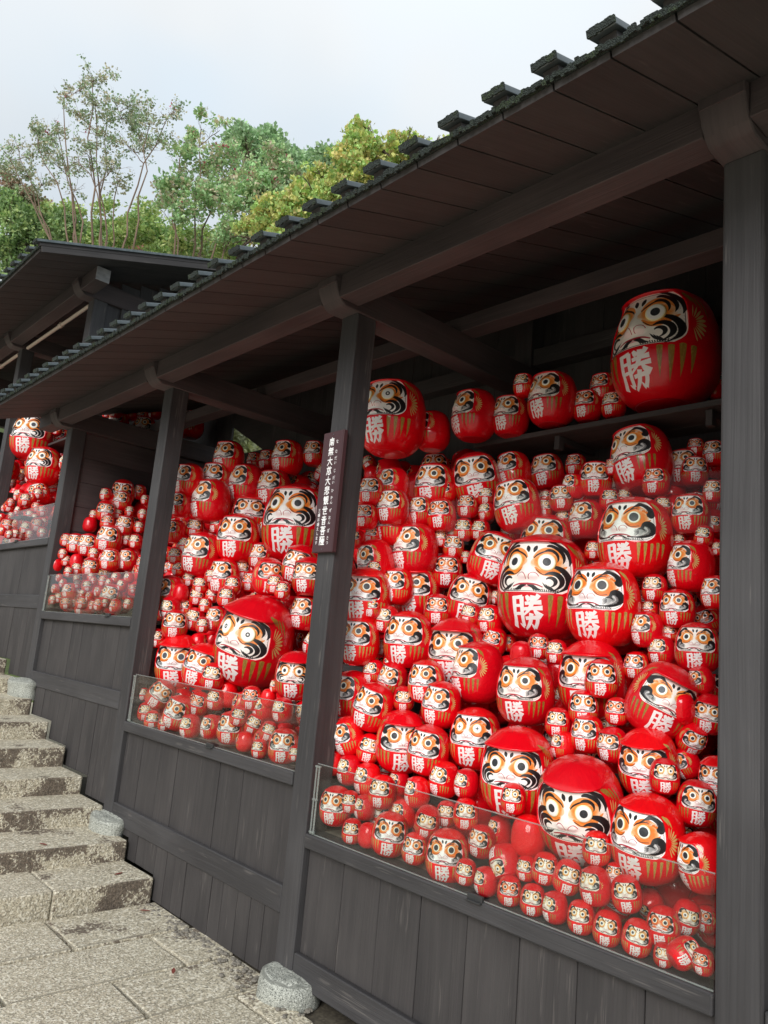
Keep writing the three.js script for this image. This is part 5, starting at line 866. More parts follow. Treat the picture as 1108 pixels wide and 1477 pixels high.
['tiny daruma turned left, fourth to the lower left of the left bay\'s wide-eyed daruma', 'C', -5.127, 1.475, -0.160, 0.0539, 28, 0, -8, 'M', 0],
['tiny daruma facing front, below the left bay\'s wide-eyed daruma', 'C', -4.868, 1.375, -0.057, 0.0421, 62, 0, -8, 'O', 0],
['tiny daruma facing front, to the lower left of the left bay\'s lower white-faced daruma', 'C', -4.580, 1.382, -0.062, 0.0408, 56, 0, 8, 'O', 1],
['tiny daruma turned left, second below the left bay\'s lower white-faced daruma', 'C', -4.240, 1.376, -0.054, 0.0392, 26, 0, 8, 'O', 0],
['small daruma turned left, nearest below the left bay\'s lower white-faced daruma', 'C', -4.260, 1.439, -0.132, 0.0732, 40, 0, 8, 'M', 0],
['tiny daruma in profile, third below the left bay\'s lower white-faced daruma', 'C', -3.980, 1.369, -0.054, 0.0380, 10, 0, 0, 'O', 0],
['tiny daruma facing front, nearest to the lower left of the upper shed\'s second daruma', 'D', -6.439, 2.302, -0.109, 0.0561, 74, 0, 0, 'C', 0],
['tiny daruma facing front, second to the lower left of the upper shed\'s second daruma', 'D', -6.431, 2.045, 0.008, 0.0515, 74, 0, 0, 'O', 1],
['tiny daruma turned left, second below the upper shed\'s second daruma', 'D', -6.101, 2.011, -0.062, 0.0505, 46, 0, 8, 'C', 1],
['tiny daruma facing front, nearest below the upper shed\'s second daruma', 'D', -6.084, 2.051, -0.139, 0.0553, 73, 0, 8, 'O', 0],
]) daruma(...d);
small([
['C', -1.207, 2.025, -0.869, 0.0278, 9, 0],
['C', -1.660, 1.842, -0.722, 0.0299, 39, 0],
['C', -1.579, 1.728, -0.744, 0.0294, 38, 0],
['C', -1.242, 2.033, -0.904, 0.0282, 9, 0],
['C', -2.303, 1.021, -0.212, 0.0302, -2, 0],
['C', -5.151, 2.101, -0.268, 0.0394, 42, 0],
['C', -5.030, 2.133, -0.408, 0.0439, 60, 0],
['C', -4.967, 2.157, -0.474, 0.0412, 63, 0],
['C', -4.803, 2.247, -0.518, 0.0370, 39, 0],
['C', -4.657, 2.108, -0.448, 0.0386, 58, 0],
['C', -4.804, 2.023, -0.499, 0.0434, 62, 0],
['C', -4.868, 1.917, -0.441, 0.0431, 59, 0],
['C', -5.155, 1.758, -0.077, 0.0388, 58, 0],
['C', -5.153, 1.709, -0.108, 0.0406, 62, 0],
['C', -5.009, 1.616, -0.090, 0.0381, 57, 0],
['C', -4.709, 1.586, -0.146, 0.0284, 61, 0],
['C', -7.254, 2.567, -0.115, 0.0348, 75, 0],
['C', -7.217, 2.560, -0.188, 0.0435, 75, 0],
['C', -6.971, 3.014, -0.452, 0.0385, 72, 0],
['C', -7.195, 2.634, -0.259, 0.0354, 74, 0],
['M', -7.352, 3.171, -0.130, 0.0491, 56, 0],
['C', -7.365, 3.318, -0.143, 0.0361, 75, 0],
['M', -7.352, 3.374, -0.242, 0.0531, 234, 0],
['M', -6.811, 3.106, -0.405, 0.0488, 45, 0],
['C', -5.708, 3.092, -0.440, 0.0293, 69, 0],
['M', -5.658, 3.339, -1.199, 0.0498, 229, 0],
['C', -5.239, 1.525, -0.047, 0.0322, 44, 0],
['O', -5.160, 1.484, -0.066, 0.0330, 14, -8],
['O', -5.165, 1.571, -0.083, 0.0279, 14, 0],
['C', -5.085, 1.538, -0.198, 0.0325, 61, 0],
['C', -4.679, 1.510, -0.118, 0.0409, 65, -8],
['O', -4.502, 1.553, -0.162, 0.0365, 41, 0],
['O', -4.678, 1.554, -0.161, 0.0268, 41, -8],
['C', -4.336, 1.576, -0.181, 0.0360, 25, 0],
['C', -4.202, 1.579, -0.214, 0.0356, 9, 0],
['C', -4.204, 1.522, -0.175, 0.0392, 24, 8],
['O', -4.494, 1.473, -0.138, 0.0362, 11, -8],
['O', -3.919, 1.494, -0.126, 0.0291, 53, -8],
['C', -5.219, 1.374, -0.048, 0.0330, 14, -8],
['C', -5.161, 1.399, -0.058, 0.0318, 67, 0],
['C', -5.155, 1.419, -0.104, 0.0385, 43, -8],
['O', -4.882, 1.383, -0.117, 0.0286, 65, -8],
['O', -4.538, 1.432, -0.097, 0.0330, 11, -8],
['O', -4.380, 1.371, -0.065, 0.0322, 41, 8],
['C', -3.923, 1.394, -0.112, 0.0336, 39, 8],
['C', -4.663, 1.453, -0.094, 0.0279, 27, 0],
['C', -4.179, 1.391, -0.063, 0.0286, 63, 0],
['C', -5.152, 1.533, -0.113, 0.0322, 28, -8],
['C', -4.331, 1.533, -0.137, 0.0297, 25, 8],
['C', -6.894, 2.404, -0.187, 0.0539, 17, 0],
['O', -6.434, 2.328, -0.169, 0.0441, 16, 8],
['C', -6.438, 2.382, -0.209, 0.0508, 73, 0],
['C', -6.462, 2.397, -0.269, 0.0385, 73, 0],
['C', -7.301, 2.399, -0.148, 0.0351, 33, 0],
['O', -6.994, 2.291, -0.139, 0.0538, 75, 8],
['O', -7.026, 2.270, -0.097, 0.0405, 75, 0],
['C', -6.500, 2.205, -0.091, 0.0386, 32, 8],
['C', -6.298, 2.155, -0.127, 0.0442, 73, 0],
['O', -6.220, 2.201, -0.205, 0.0495, 72, -8],
['C', -6.372, 2.067, -0.055, 0.0378, 17, 8],
['C', -6.166, 1.957, 0.003, 0.0366, 74, 0],
['C', -6.407, 1.984, 0.036, 0.0373, 18, 8],
['C', -6.304, 2.103, -0.092, 0.0378, 73, 0],
['C', -6.106, 2.089, -0.198, 0.0378, 72, -8],
['O', -6.955, 2.325, -0.136, 0.0406, 74, 8],
['O', -6.282, 2.234, -0.168, 0.0433, 73, 0],
['C', -6.560, 2.149, -0.059, 0.0373, 32, 0],
['C', -6.249, 2.133, -0.160, 0.0369, 73, -8],
['C', -6.619, 2.126, 0.011, 0.0371, 18, 8],
['C', -5.962, 1.949, -0.053, 0.0351, 73, 0],
['C', -6.158, 1.941, 0.053, 0.0351, 74, 8],
['C', -5.654, 1.947, -0.055, 0.0398, 72, 0]
]);

{ // the dolls deeper in the heaps, of which only scraps show between the others
  const fill = (xl, xr, y0, y1, z0, z1, n, ra = 0.04, rbig = 0.085, tol = 0.78) => {
    for (let k = 0, tries = 0; k < n && tries < 14000; tries++) {
      const x = rr(xl, xr), t = rnd(), y = lerp(y0, y1, t), r = rr(ra, rbig), z = Math.min(-0.025 - r, Math.max(BACK + 0.05 + r, lerp(z0, z1, t) - rr(0.1, 0.42)));
      const cam = camera.position, P = new THREE.Vector3(x, y, z), dp = P.distanceTo(cam); let ok = true;
      for (const [bx_, by, bz, br] of balls) {
        const d = Math.hypot(bx_ - x, by - y, bz - z); if (d < tol * (br + r)) { ok = false; break; }
        const B = V3.set(bx_, by, bz), db = B.distanceTo(cam); if (db > dp - 0.3 * r) { const ang2 = B.sub(cam).angleTo(P.clone().sub(cam)); if (ang2 < (br / db + r / dp) * 0.8) { ok = false; break; } }
      }
      if (!ok || z < BACK + r) continue; k++;
      balls.push([x, y, z, r]); spare.push([['M', 'C', 'O', 'C'][k % 4], pose(x, y, z, r, rnd() < 0.45 ? rr(70, 290) : rr(-60, 60), rr(-10, 30), rr(-30, 30))]);
    }
  };
  fill(-1.6, -0.08, 0.56, 2.2, -0.12, -1.05, 330); fill(-3.4, -1.85, 0.78, 2.4, -0.12, -0.9, 300, 0.045, 0.09, 0.66); fill(-3.4, -1.9, 0.76, 1.3, 0.02, -0.3, 120, 0.04, 0.08, 0.66); fill(-5.15, -3.65, 1.36, 2.3, 0.06, -0.55, 300, 0.05, 0.09, 0.62); fill(-6.98, -5.4, 1.93, 2.75, 0.06, -0.25, 200, 0.05, 0.1, 0.62); fill(-8.8, -7.2, 2.5, 3.2, 0, -0.4, 60, 0.06, 0.11);
  const heap = thing('daruma_heap', 'smallest and half buried red daruma dolls that fill the gaps of the heaps', 'daruma heap'); heap.userData.kind = 'stuff';
  for (const st of ['M', 'C', 'O']) {
    const list = spare.filter((s) => s[0] === st); if (!list.length) continue;
    const g = mergeGeometries([LOWS[kindOf(st)].body, LOWS[kindOf(st)].face, eyeGeo(-1, EYE_R[st], 0, st, 10), eyeGeo(1, EYE_R[st], 0, st, 10)].map((q) => q.clone()));
    const im = new THREE.InstancedMesh(g, DM[st + '0'], list.length); im.name = 'small_dolls'; im.userData.kind = 'stuff'; im.castShadow = im.receiveShadow = true;
    list.forEach(([, t], i) => im.setMatrixAt(i, M4.compose(t.p, t.q, V3.setScalar(t.s)))); heap.add(im);
  }
}

// ---------------------------------------------------------------- trees on the slope behind
function tube(pts, r0, r1, seg = 6) {
  const n = pts.length, pos = [], ix = [], uv = []; let up = new THREE.Vector3(0.3, 0.1, 1);
  pts.forEach((p, i) => { const d = (pts[Math.min(n - 1, i + 1)].clone().sub(pts[Math.max(0, i - 1)])).normalize(), a = d.clone().cross(up).normalize(), b = d.clone().cross(a).normalize(), r = lerp(r0, r1, i / (n - 1)); for (let k = 0; k <= seg; k++) { const t = k / seg * Math.PI * 2; pos.push(p.x + (a.x * Math.cos(t) + b.x * Math.sin(t)) * r, p.y + (a.y * Math.cos(t) + b.y * Math.sin(t)) * r, p.z + (a.z * Math.cos(t) + b.z * Math.sin(t)) * r); uv.push(k / seg * 0.5, i * 0.4); } });
  for (let i = 0; i + 1 < n; i++) for (let k = 0; k < seg; k++) { const q = i * (seg + 1) + k; ix.push(q, q + 1, q + seg + 2, q, q + seg + 2, q + seg + 1); }
  const g = new THREE.BufferGeometry(); g.setAttribute('position', new THREE.Float32BufferAttribute(pos, 3)); g.setAttribute('uv', new THREE.Float32BufferAttribute(uv, 2)); g.setIndex(ix); g.computeVertexNormals(); return g;
}
const limb = (a, b, r0, r1, bend, seg) => { const pts = [], n = 6, o = new THREE.Vector3(rr(-1, 1), rr(-0.3, 0.6), rr(-1, 1)).multiplyScalar(bend * a.distanceTo(b)); for (let i = 0; i <= n; i++) { const t = i / n; pts.push(a.clone().lerp(b, t).addScaledVector(o, Math.sin(Math.PI * t)).add(new THREE.Vector3(rr(-1, 1), rr(-1, 1), rr(-1, 1)).multiplyScalar(i && i < n ? 0.025 * a.distanceTo(b) : 0))); } return { g: tube(pts, r0, r1, seg), pts }; };
function leafSprig(n, len, w) {                             // a sprig of pointed leaves, each leaf a folded pair of faces
  const pos = [], ix = [];
  for (let i = 0; i < n; i++) {
    const a = rr(0, 6.28), e = rr(-0.5, 0.9), d = new THREE.Vector3(Math.cos(a) * Math.cos(e), Math.sin(e), Math.sin(a) * Math.cos(e)), s = new THREE.Vector3(rr(-1, 1), rr(-1, 1), rr(-1, 1)).cross(d).normalize(), u = d.clone().cross(s), b = d.clone().multiplyScalar(rr(0.1, 0.9) * len), L = len * rr(0.6, 1), W = w * rr(0.7, 1.1), k = pos.length / 3;
    for (const [l, ww, h] of [[0, 0, 0], [0.5, 1, 0.12], [1, 0, 0], [0.5, -1, 0.12]]) { const p = b.clone().addScaledVector(d, l * L).addScaledVector(s, ww * W).addScaledVector(u, h * W * 2); pos.push(p.x, p.y, p.z); }
    ix.push(k, k + 1, k + 2, k, k + 2, k + 3);
  }
  const g = new THREE.BufferGeometry(); g.setAttribute('position', new THREE.Float32BufferAttribute(pos, 3)); g.setAttribute('uv', new THREE.Float32BufferAttribute(new Float32Array(pos.length / 3 * 2), 2)); g.setIndex(ix); g.computeVertexNormals(); return g;
}
const leafMat = new THREE.MeshPhysicalMaterial({ color: 0xffffff, roughness: 0.9, transmission: 0.3, thickness: 0, vertexColors: true, side: THREE.DoubleSide });
const bark = new THREE.MeshStandardMaterial({ map: tex(128, 256, (u, v) => mix3(s2(92, 74, 62), s2(150, 128, 110), fbm(u, v, 10, 6, 4, 210))), roughness: 0.9 });
const barkDark = new THREE.MeshStandardMaterial({ map: tex(128, 256, (u, v) => mix3(s2(48, 38, 32), s2(92, 76, 64), fbm(u, v, 10, 6, 4, 220))), roughness: 0.9 });
function tree(label, category, base, blobs, o) {
  const t = thing(o.name ?? 'tree', label, category, [0, 0, 0], o.group), B = new THREE.Vector3(...base), wood = [], inst = [], cols = [];
  const stems = o.stems ?? 1, forks = [];
  const mean = new THREE.Vector3(); blobs.forEach((b) => mean.add(new THREE.Vector3(b[0], b[1], b[2]))); mean.multiplyScalar(1 / blobs.length);
  for (let i = 0; i < (o.fan ? 0 : stems); i++) { const f = B.clone().lerp(mean, o.fork ?? 0.55).add(new THREE.Vector3(rr(-1, 1), rr(-0.2, 0.3), rr(-0.6, 0.6)).multiplyScalar(stems > 1 ? o.spread ?? 0.7 : 0.2)); const l = limb(B.clone().add(new THREE.Vector3(rr(-1, 1), 0, rr(-1, 1)).multiplyScalar(stems > 1 ? 0.25 : 0)), f, o.r, o.r * 0.45, 0.06, 8); wood.push(l.g); forks.push(...l.pts.slice(3)); }
  if (o.fan) { forks.length = 0; for (const k of o.fan) { const e = new THREE.Vector3(blobs[k][0], blobs[k][1], blobs[k][2]), s0 = B.clone().add(new THREE.Vector3(rr(-0.35, 0.35), 0, rr(-0.3, 0.3))), kn = s0.clone().lerp(e, 0.45).add(new THREE.Vector3(0, (e.y - s0.y) * 0.12, 0)); const l1 = limb(s0, kn, o.r, o.r * 0.6, 0.03, 7), l2 = limb(kn, e, o.r * 0.6, o.r * 0.22, 0.05, 6); wood.push(l1.g, l2.g); forks.push(...l1.pts.slice(4), ...l2.pts); } }
  const sprigs = [0, 1, 2].map(() => leafSprig(o.leaves ?? 7, o.len, o.wid));
  const green = o.cols.map((c) => new THREE.Color().setRGB(...c));
  const twigs = [];
  for (const [x, y, z, r] of blobs) {
    const P = new THREE.Vector3(x, y, z); const cost = (f) => { const h = Math.hypot(f.x - x, f.z - z), v = y - f.y; return Math.hypot(h, v) + Math.max(0, h * 0.75 - v) * 1.6; }; let best = forks[0]; for (const f of forks) if (cost(f) < cost(best)) best = f;
    const l = limb(best, P, o.r * 0.3, o.r * 0.1, 0.06, 5); wood.push(l.g); forks.push(l.pts[2], l.pts[3], l.pts[4]);
    for (let k = 0; k < (o.twigs ?? 5); k++) { const e = P.clone().add(new THREE.Vector3(rr(-1, 1), rr(-0.6, 1), rr(-1, 1)).multiplyScalar(r)); const tw = limb(l.pts[3 + (k % 3)], e, o.r * 0.13, o.r * 0.04, 0.1, 4); wood.push(tw.g); twigs.push(...tw.pts.slice(2)); for (let q = 0; q < 2; q++) { const e2 = e.clone().add(new THREE.Vector3(rr(-1, 1), rr(-0.5, 1), rr(-1, 1)).multiplyScalar(r * 0.45)); const t2 = limb(tw.pts[4], e2, o.r * 0.06, o.r * 0.025, 0.1, 3); wood.push(t2.g); twigs.push(...t2.pts.slice(2)); } }
    const n = Math.round(o.density * r * r);
    for (let k = 0; k < n; k++) {
      let p; if (o.onTwigs && rnd() < o.onTwigs) p = twigs[twigs.length - 1 - Math.floor(rnd() * Math.min(twigs.length, 60))].clone().add(new THREE.Vector3(rr(-1, 1), rr(-1, 1), rr(-1, 1)).multiplyScalar(0.06));
      else { const d = new THREE.Vector3(rr(-1, 1), rr(-1, 1), rr(-1, 1)).normalize().multiplyScalar(Math.cbrt(rnd()) * r * (0.75 + 0.45 * rnd())); p = P.clone().add(d); }
      if (vnoise(p.x * 1.6 + 50, p.y * 1.6 + p.z * 1.1 + 50, 500, 500, 9) < (o.gaps ?? 0.3)) continue;
      inst.push(p); cols.push(o.flower && rnd() < o.flower * (p.y > mean.y - 0.2 ? 1 : 0.3) ? new THREE.Color(0.55, 0.09, 0.16) : green[Math.floor(rnd() * green.length)].clone().multiplyScalar(rr(0.75, 1.25)));
    }
  }
  mesh('trunk', mergeGeometries(wood), o.dark ? barkDark : bark, t);
  // every leaf sprig is joined into one crown
  const nv = sprigs.map((g) => g.attributes.position.count), tot = inst.reduce((q, _, i) => q + nv[i % 3], 0), P = new Float32Array(tot * 3), N = new Float32Array(tot * 3), Cc = new Float32Array(tot * 3), U = new Float32Array(tot * 2), ix = []; let o0 = 0;
  inst.forEach((p, i) => {
    const g = sprigs[i % 3], c = cols[i], gp = g.attributes.position, gn = g.attributes.normal; EU.set(rr(-0.6, 0.6), rr(0, 6.28), rr(-0.6, 0.6)); Q.setFromEuler(EU); const k = rr(0.7, 1.25);
    for (let v = 0; v < gp.count; v++) { V3.fromBufferAttribute(gp, v).multiplyScalar(k).applyQuaternion(Q).add(p).toArray(P, (o0 + v) * 3); V3.fromBufferAttribute(gn, v).applyQuaternion(Q).toArray(N, (o0 + v) * 3); c.toArray(Cc, (o0 + v) * 3); }
    for (const q of g.index.array) ix.push(q + o0); o0 += gp.count;
  });
  const cg = new THREE.BufferGeometry(); cg.setAttribute('position', new THREE.BufferAttribute(P, 3)); cg.setAttribute('normal', new THREE.BufferAttribute(N, 3)); cg.setAttribute('color', new THREE.BufferAttribute(Cc, 3)); cg.setAttribute('uv', new THREE.BufferAttribute(U, 2)); cg.setIndex(ix);
  mesh('crown', cg, leafMat, t);
  return t;
}
tree('bare-branched tree with sparse dark leaves, tallest behind the upper shed', 'tree', [-13.34, 4.56, -3.05], [[-12.86, 11.33, -1.88, 0.27], [-12.97, 10.99, -2.03, 0.38], [-13.37, 10.91, -1.86, 0.31], [-13.98, 11.46, -1.72, 0.18], [-13.34, 11.02, -2.41, 0.39], [-13.14, 11.20, -2.77, 0.40], [-12.19, 10.63, -2.83, 0.31], [-12.27, 11.00, -3.17, 0.24], [-12.47, 11.36, -3.40, 0.18], [-14.27, 10.67, -1.78, 0.36], [-13.34, 9.98, -1.89, 0.38], [-12.99, 9.93, -2.09, 0.34], [-14.23, 10.42, -1.48, 0.28], [-14.63, 10.19, -1.31, 0.29], [-14.13, 9.86, -1.00, 0.24], [-13.57, 9.94, -2.56, 0.36], [-12.71, 10.38, -2.59, 0.28], [-13.08, 9.76, -2.73, 0.28], [-14.67, 9.94, -1.53, 0.29], [-12.82, 10.52, -3.09, 0.28], [-14.36, 9.78, -1.73, 0.22], [-13.24, 10.98, -3.09, 0.22], [-13.60, 11.69, -2.00, 0.21], [-14.27, 10.94, -1.80, 0.22], [-15.02, 9.98, -1.19, 0.22], [-12.50, 10.69, -3.21, 0.25], [-13.26, 11.48, -2.48, 0.20], [-13.03, 11.49, -2.80, 0.17], [-14.09, 11.84, -1.82, 0.15], [-14.12, 10.63, -1.40, 0.18], [-14.73, 10.51, -1.23, 0.17], [-13.19, 10.51, -2.20, 0.25], [-12.67, 9.81, -2.48, 0.25], [-14.23, 10.20, -1.90, 0.26], [-13.83, 9.61, -2.19, 0.26], [-14.56, 9.56, -1.50, 0.21]], { r: 0.034, stems: 6, fork: 0.62, spread: 1.5, twigs: 8, density: 640, fan: [0, 1, 3, 4, 6, 7, 9, 11, 12, 13, 14, 17, 18, 23], onTwigs: 0.8, gaps: 0.2, leaves: 6, len: 0.062, wid: 0.022, flower: 0.006, name: 'crape_myrtle', cols: [[0.352, 0.466, 0.273], [0.446, 0.480, 0.315], [0.292, 0.410, 0.228], [0.559, 0.515, 0.366]] });
tree('bushy flowering tree with pink blossoms right of the bare-branched tree', 'tree', [-12.85, 4.77, -4.40], [[-12.46, 11.34, -3.98, 0.35], [-12.05, 11.23, -4.19, 0.26], [-12.42, 10.83, -3.65, 0.34], [-13.05, 10.73, -3.87, 0.39], [-12.90, 11.14, -4.26, 0.45], [-12.65, 11.24, -4.65, 0.43], [-11.92, 10.98, -4.80, 0.38], [-11.54, 10.88, -5.05, 0.32], [-11.45, 10.70, -5.40, 0.30], [-12.20, 10.05, -3.90, 0.48], [-12.46, 10.55, -4.64, 0.51], [-11.63, 10.29, -4.84, 0.46], [-11.25, 9.98, -5.05, 0.37], [-12.54, 9.79, -3.62, 0.34], [-12.95, 10.12, -4.58, 0.52], [-11.97, 9.74, -4.73, 0.47], [-11.75, 9.67, -5.15, 0.32], [-12.43, 9.31, -3.88, 0.34], [-13.03, 9.59, -3.71, 0.26], [-12.63, 9.25, -4.39, 0.32], [-11.97, 9.03, -4.57, 0.29], [-11.65, 9.12, -4.89, 0.26]], { r: 0.034, stems: 4, fork: 0.4, spread: 0.5, twigs: 5, density: 1500, onTwigs: 0.45, gaps: 0.42, fan: [0, 2, 5, 6, 8, 13, 15], leaves: 6, len: 0.085, wid: 0.03, flower: 0.018, name: 'crape_myrtle', cols: [[0.382, 0.619, 0.286], [0.463, 0.650, 0.316], [0.532, 0.650, 0.338], [0.339, 0.526, 0.259], [0.650, 0.576, 0.412]] });
tree('tall pale green tree farther back behind the flowering tree', 'tree', [-17.73, 8.02, -10.22], [[-19.05, 16.56, -8.36, 0.55], [-18.78, 16.82, -9.13, 0.51], [-17.47, 15.61, -9.05, 0.44], [-18.25, 16.21, -10.08, 0.47], [-18.04, 16.64, -10.46, 0.38], [-18.86, 15.99, -8.97, 0.64], [-17.91, 15.26, -9.52, 0.54], [-17.08, 15.07, -9.82, 0.44], [-18.36, 16.27, -8.07, 0.31], [-18.71, 16.94, -9.12, 0.32], [-16.58, 15.76, -9.89, 0.35], [-16.62, 15.42, -10.32, 0.35]], { r: 0.2, twigs: 3, density: 1000, gaps: 0.28, leaves: 8, len: 0.17, wid: 0.06, dark: true, cols: [[0.413, 0.603, 0.333], [0.484, 0.650, 0.375], [0.362, 0.536, 0.307]] });
tree('yellow-green maple rising just behind the front shed roof', 'tree', [-7.98, 1.98, -4.60], [[-7.33, 8.76, -5.05, 0.18], [-7.20, 8.89, -5.30, 0.16], [-7.06, 8.96, -5.54, 0.14], [-7.31, 8.21, -4.86, 0.20], [-7.77, 8.23, -4.72, 0.23], [-7.64, 7.98, -4.34, 0.22], [-8.08, 7.78, -4.27, 0.22], [-8.59, 7.62, -4.05, 0.23], [-8.36, 7.19, -3.61, 0.22], [-6.58, 8.96, -5.22, 0.11], [-7.84, 9.36, -4.49, 0.15], [-7.76, 8.97, -4.43, 0.23], [-7.81, 8.66, -4.28, 0.25], [-7.78, 8.90, -4.64, 0.25], [-7.76, 9.02, -4.98, 0.19], [-7.11, 8.92, -4.70, 0.14], [-7.03, 9.03, -4.97, 0.16], [-7.07, 9.07, -5.27, 0.16], [-7.33, 8.95, -5.16, 0.16], [-7.79, 8.32, -4.31, 0.29], [-8.46, 8.58, -4.34, 0.26], [-8.40, 8.22, -3.99, 0.25], [-7.92, 8.01, -4.16, 0.27], [-7.49, 8.27, -4.35, 0.24], [-8.39, 7.74, -3.72, 0.24], [-8.58, 8.05, -4.21, 0.28], [-8.62, 7.56, -3.58, 0.25], [-9.30, 7.72, -3.68, 0.23], [-7.68, 8.74, -5.00, 0.19], [-9.36, 7.42, -3.55, 0.19], [-8.69, 7.91, -3.63, 0.18], [-6.88, 9.00, -5.27, 0.11], [-7.12, 8.74, -4.73, 0.13], [-7.36, 8.18, -4.48, 0.17]], { r: 0.12, fork: 0.7, twigs: 5, density: 4600, onTwigs: 0.3, gaps: 0.34, leaves: 7, len: 0.07, wid: 0.034, dark: true, name: 'maple_tree', cols: [[0.580, 0.650, 0.209], [0.473, 0.650, 0.202], [0.650, 0.650, 0.213], [0.392, 0.595, 0.180], [0.650, 0.558, 0.210]] });
tree('small tree with reddish green leaves at the left edge', 'tree', [-16.57, 5.38, -2.38], [[-16.41, 10.38, -1.71, 0.29], [-16.77, 10.78, -1.64, 0.19], [-15.82, 10.08, -1.88, 0.25], [-16.74, 10.39, -2.32, 0.30]], { r: 0.06, twigs: 4, density: 1500, gaps: 0.3, leaves: 6, len: 0.09, wid: 0.035, cols: [[0.314, 0.194, 0.126], [0.209, 0.243, 0.123], [0.266, 0.266, 0.145]] });
tree('dense green tree behind the upper shed roof at the left edge', 'tree', [-15.14, 5.01, -2.54], [[-15.66, 9.47, -1.58, 0.39], [-15.33, 9.30, -1.91, 0.39], [-14.98, 9.12, -2.23, 0.39], [-15.69, 8.90, -1.63, 0.48], [-15.92, 9.05, -2.20, 0.44], [-14.45, 9.10, -2.34, 0.32], [-15.69, 8.42, -1.88, 0.36], [-15.77, 9.71, -1.46, 0.30], [-15.15, 8.40, -2.23, 0.36]], { r: 0.1, fork: 0.3, twigs: 4, density: 1900, gaps: 0.26, leaves: 7, len: 0.1, wid: 0.038, dark: true, cols: [[0.278, 0.428, 0.168], [0.365, 0.541, 0.204], [0.447, 0.571, 0.223], [0.223, 0.347, 0.148]] });
tree('low light green shrubs under the bare-branched tree', 'shrub', [-15.57, 6.79, -4.14], [[-16.11, 10.66, -3.70, 0.37], [-16.01, 10.56, -4.03, 0.37], [-16.18, 10.31, -2.91, 0.30], [-16.85, 10.65, -2.77, 0.27], [-15.44, 10.67, -4.25, 0.34], [-14.10, 9.80, -4.71, 0.38], [-14.67, 10.25, -5.54, 0.41], [-13.85, 10.09, -5.70, 0.40], [-16.31, 10.12, -2.40, 0.32], [-15.18, 9.82, -4.69, 0.40], [-16.02, 9.78, -3.13, 0.33], [-16.35, 10.29, -3.51, 0.30], [-15.02, 10.10, -4.00, 0.33], [-15.61, 10.20, -4.55, 0.34], [-15.67, 9.95, -4.11, 0.27], [-16.74, 9.75, -3.14, 0.27], [-15.92, 9.48, -3.34, 0.26], [-15.17, 10.29, -4.61, 0.30], [-14.88, 9.54, -4.44, 0.26], [-15.40, 9.80, -3.67, 0.26], [-14.92, 9.74, -4.86, 0.27], [-14.92, 10.05, -5.41, 0.24]], { r: 0.04, stems: 5, fork: 0.3, spread: 2, twigs: 4, density: 1500, gaps: 0.34, leaves: 7, len: 0.1, wid: 0.038, name: 'shrub', cols: [[0.476, 0.625, 0.228], [0.367, 0.541, 0.217], [0.586, 0.650, 0.264]] });
tree('green bush seen through the gap in the back wall', 'bush', [-6.92, 1.37, -2.63], [[-6.83, 3.58, -2.54, 0.31], [-6.75, 3.41, -2.35, 0.24], [-7.08, 3.59, -2.89, 0.26], [-6.77, 3.37, -2.51, 0.33], [-6.67, 3.73, -2.49, 0.25], [-6.77, 3.65, -2.28, 0.24]], { r: 0.03, stems: 3, fork: 0.4, twigs: 4, density: 2600, gaps: 0.25, leaves: 7, len: 0.07, wid: 0.03, name: 'bush', cols: [[0.700, 0.700, 0.401], [0.675, 0.700, 0.339], [0.700, 0.700, 0.494]] });

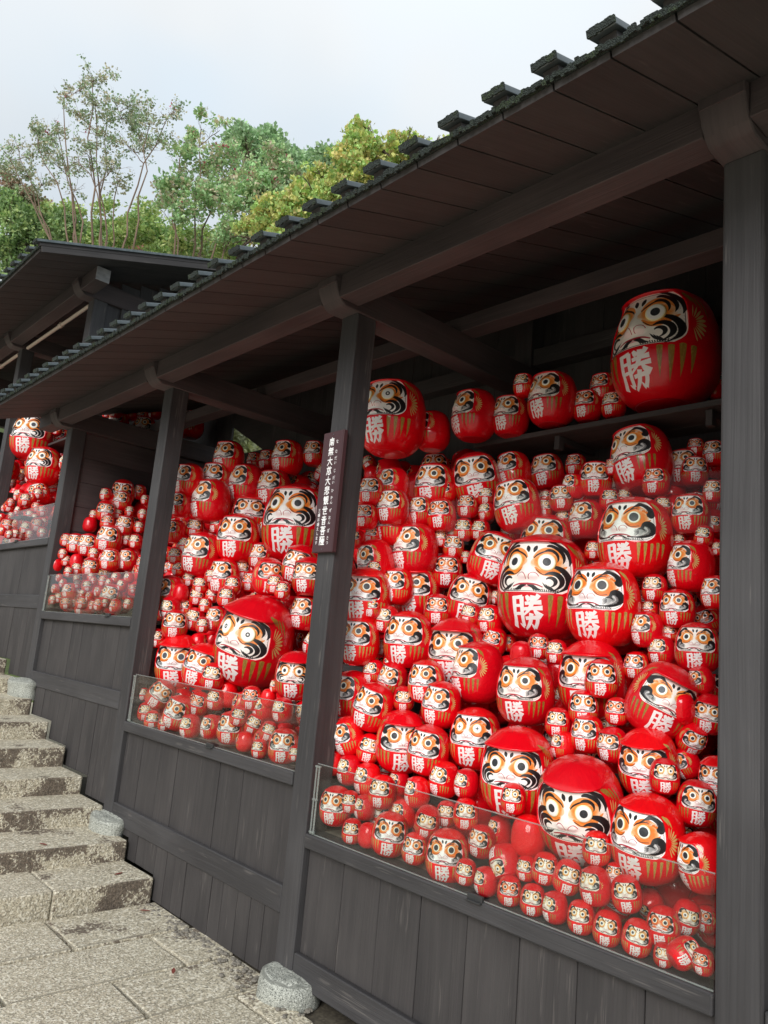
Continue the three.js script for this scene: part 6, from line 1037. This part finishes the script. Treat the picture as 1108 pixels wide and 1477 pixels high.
{ // house on the slope, seen through the branches
  const h = thing('house', 'white house with a reddish tiled roof glimpsed behind the bare-branched tree', 'house', [-17.83, 8.26, -6.37]);
  h.rotation.y = 0.75;
  mesh('wall', boxUV(new THREE.BoxGeometry(3.0, 2.6, 3).toNonIndexed(), 'y'), new THREE.MeshStandardMaterial({ color: new THREE.Color(0.72, 0.74, 0.72), roughness: 0.8 }), h, [0, 1.3, 0]);
  const tile = new THREE.MeshStandardMaterial({ color: new THREE.Color(0.34, 0.13, 0.1), roughness: 0.7 });
  for (const s of [-1, 1]) { const sl = mesh('roof', boxUV(new RoundedBoxGeometry(4.1, 0.08, 2.0, 1, 0.02), 'x'), tile, h, [0, 2.9, s * 0.86], [s * 0.5, 0, 0]); for (let i = 0; i < 14; i++) mesh('roof_tile', new THREE.CylinderGeometry(0.05, 0.05, 2.0, 6), tile, sl, [-1.9 + i * 0.29, 0.045, 0], [Math.PI / 2, 0, 0]); }
  mesh('window', new THREE.BoxGeometry(1.0, 0.8, 0.06), M.black, h, [0.4, 1.6, 1.5]); mesh('ridge', new THREE.CylinderGeometry(0.1, 0.1, 4.1, 8), tile, h, [0, 3.38, 0], [0, 0, Math.PI / 2]);
}
{ // a few fallen leaves on the wet stone
  const lm = new THREE.MeshStandardMaterial({ color: new THREE.Color(0.22, 0.05, 0.035), roughness: 0.7, side: THREE.DoubleSide });
  for (const [label, x, y, z, a] of [['reddish fallen leaf on a stair tread near the left edge', -3.284, 0.102, 0.438, 0.4], ['reddish fallen leaf on the lowest stair near the wall', -3.0, -0.003, 0.14, 1.9], ['reddish fallen leaf on the paving in front of the middle bay', -2.063, -0.112, 0.302, 2.6], ['small brown fallen leaf on the paving beside the bottom stair', -2.75, -0.112, 0.1, 0.9]]) {
    const s = new THREE.Shape(); s.moveTo(-0.028, 0); s.quadraticCurveTo(0, 0.016, 0.03, 0); s.quadraticCurveTo(0, -0.016, -0.028, 0);
    const g = new THREE.ExtrudeGeometry(s, { depth: 0.0008, bevelEnabled: false, curveSegments: 6 }), P = g.attributes.position; for (let i = 0; i < P.count; i++) P.setZ(i, P.getZ(i) + Math.abs(P.getY(i)) * 0.5 + P.getX(i) ** 2 * 4); g.rotateX(-Math.PI / 2); g.computeVertexNormals();
    const o = mesh(numbered('fallen_leaf'), g, lm, scene, [x, y, z], [0, a, 0]); o.userData = { label, category: 'leaf' };
  }
}
renderer.render(scene, camera);
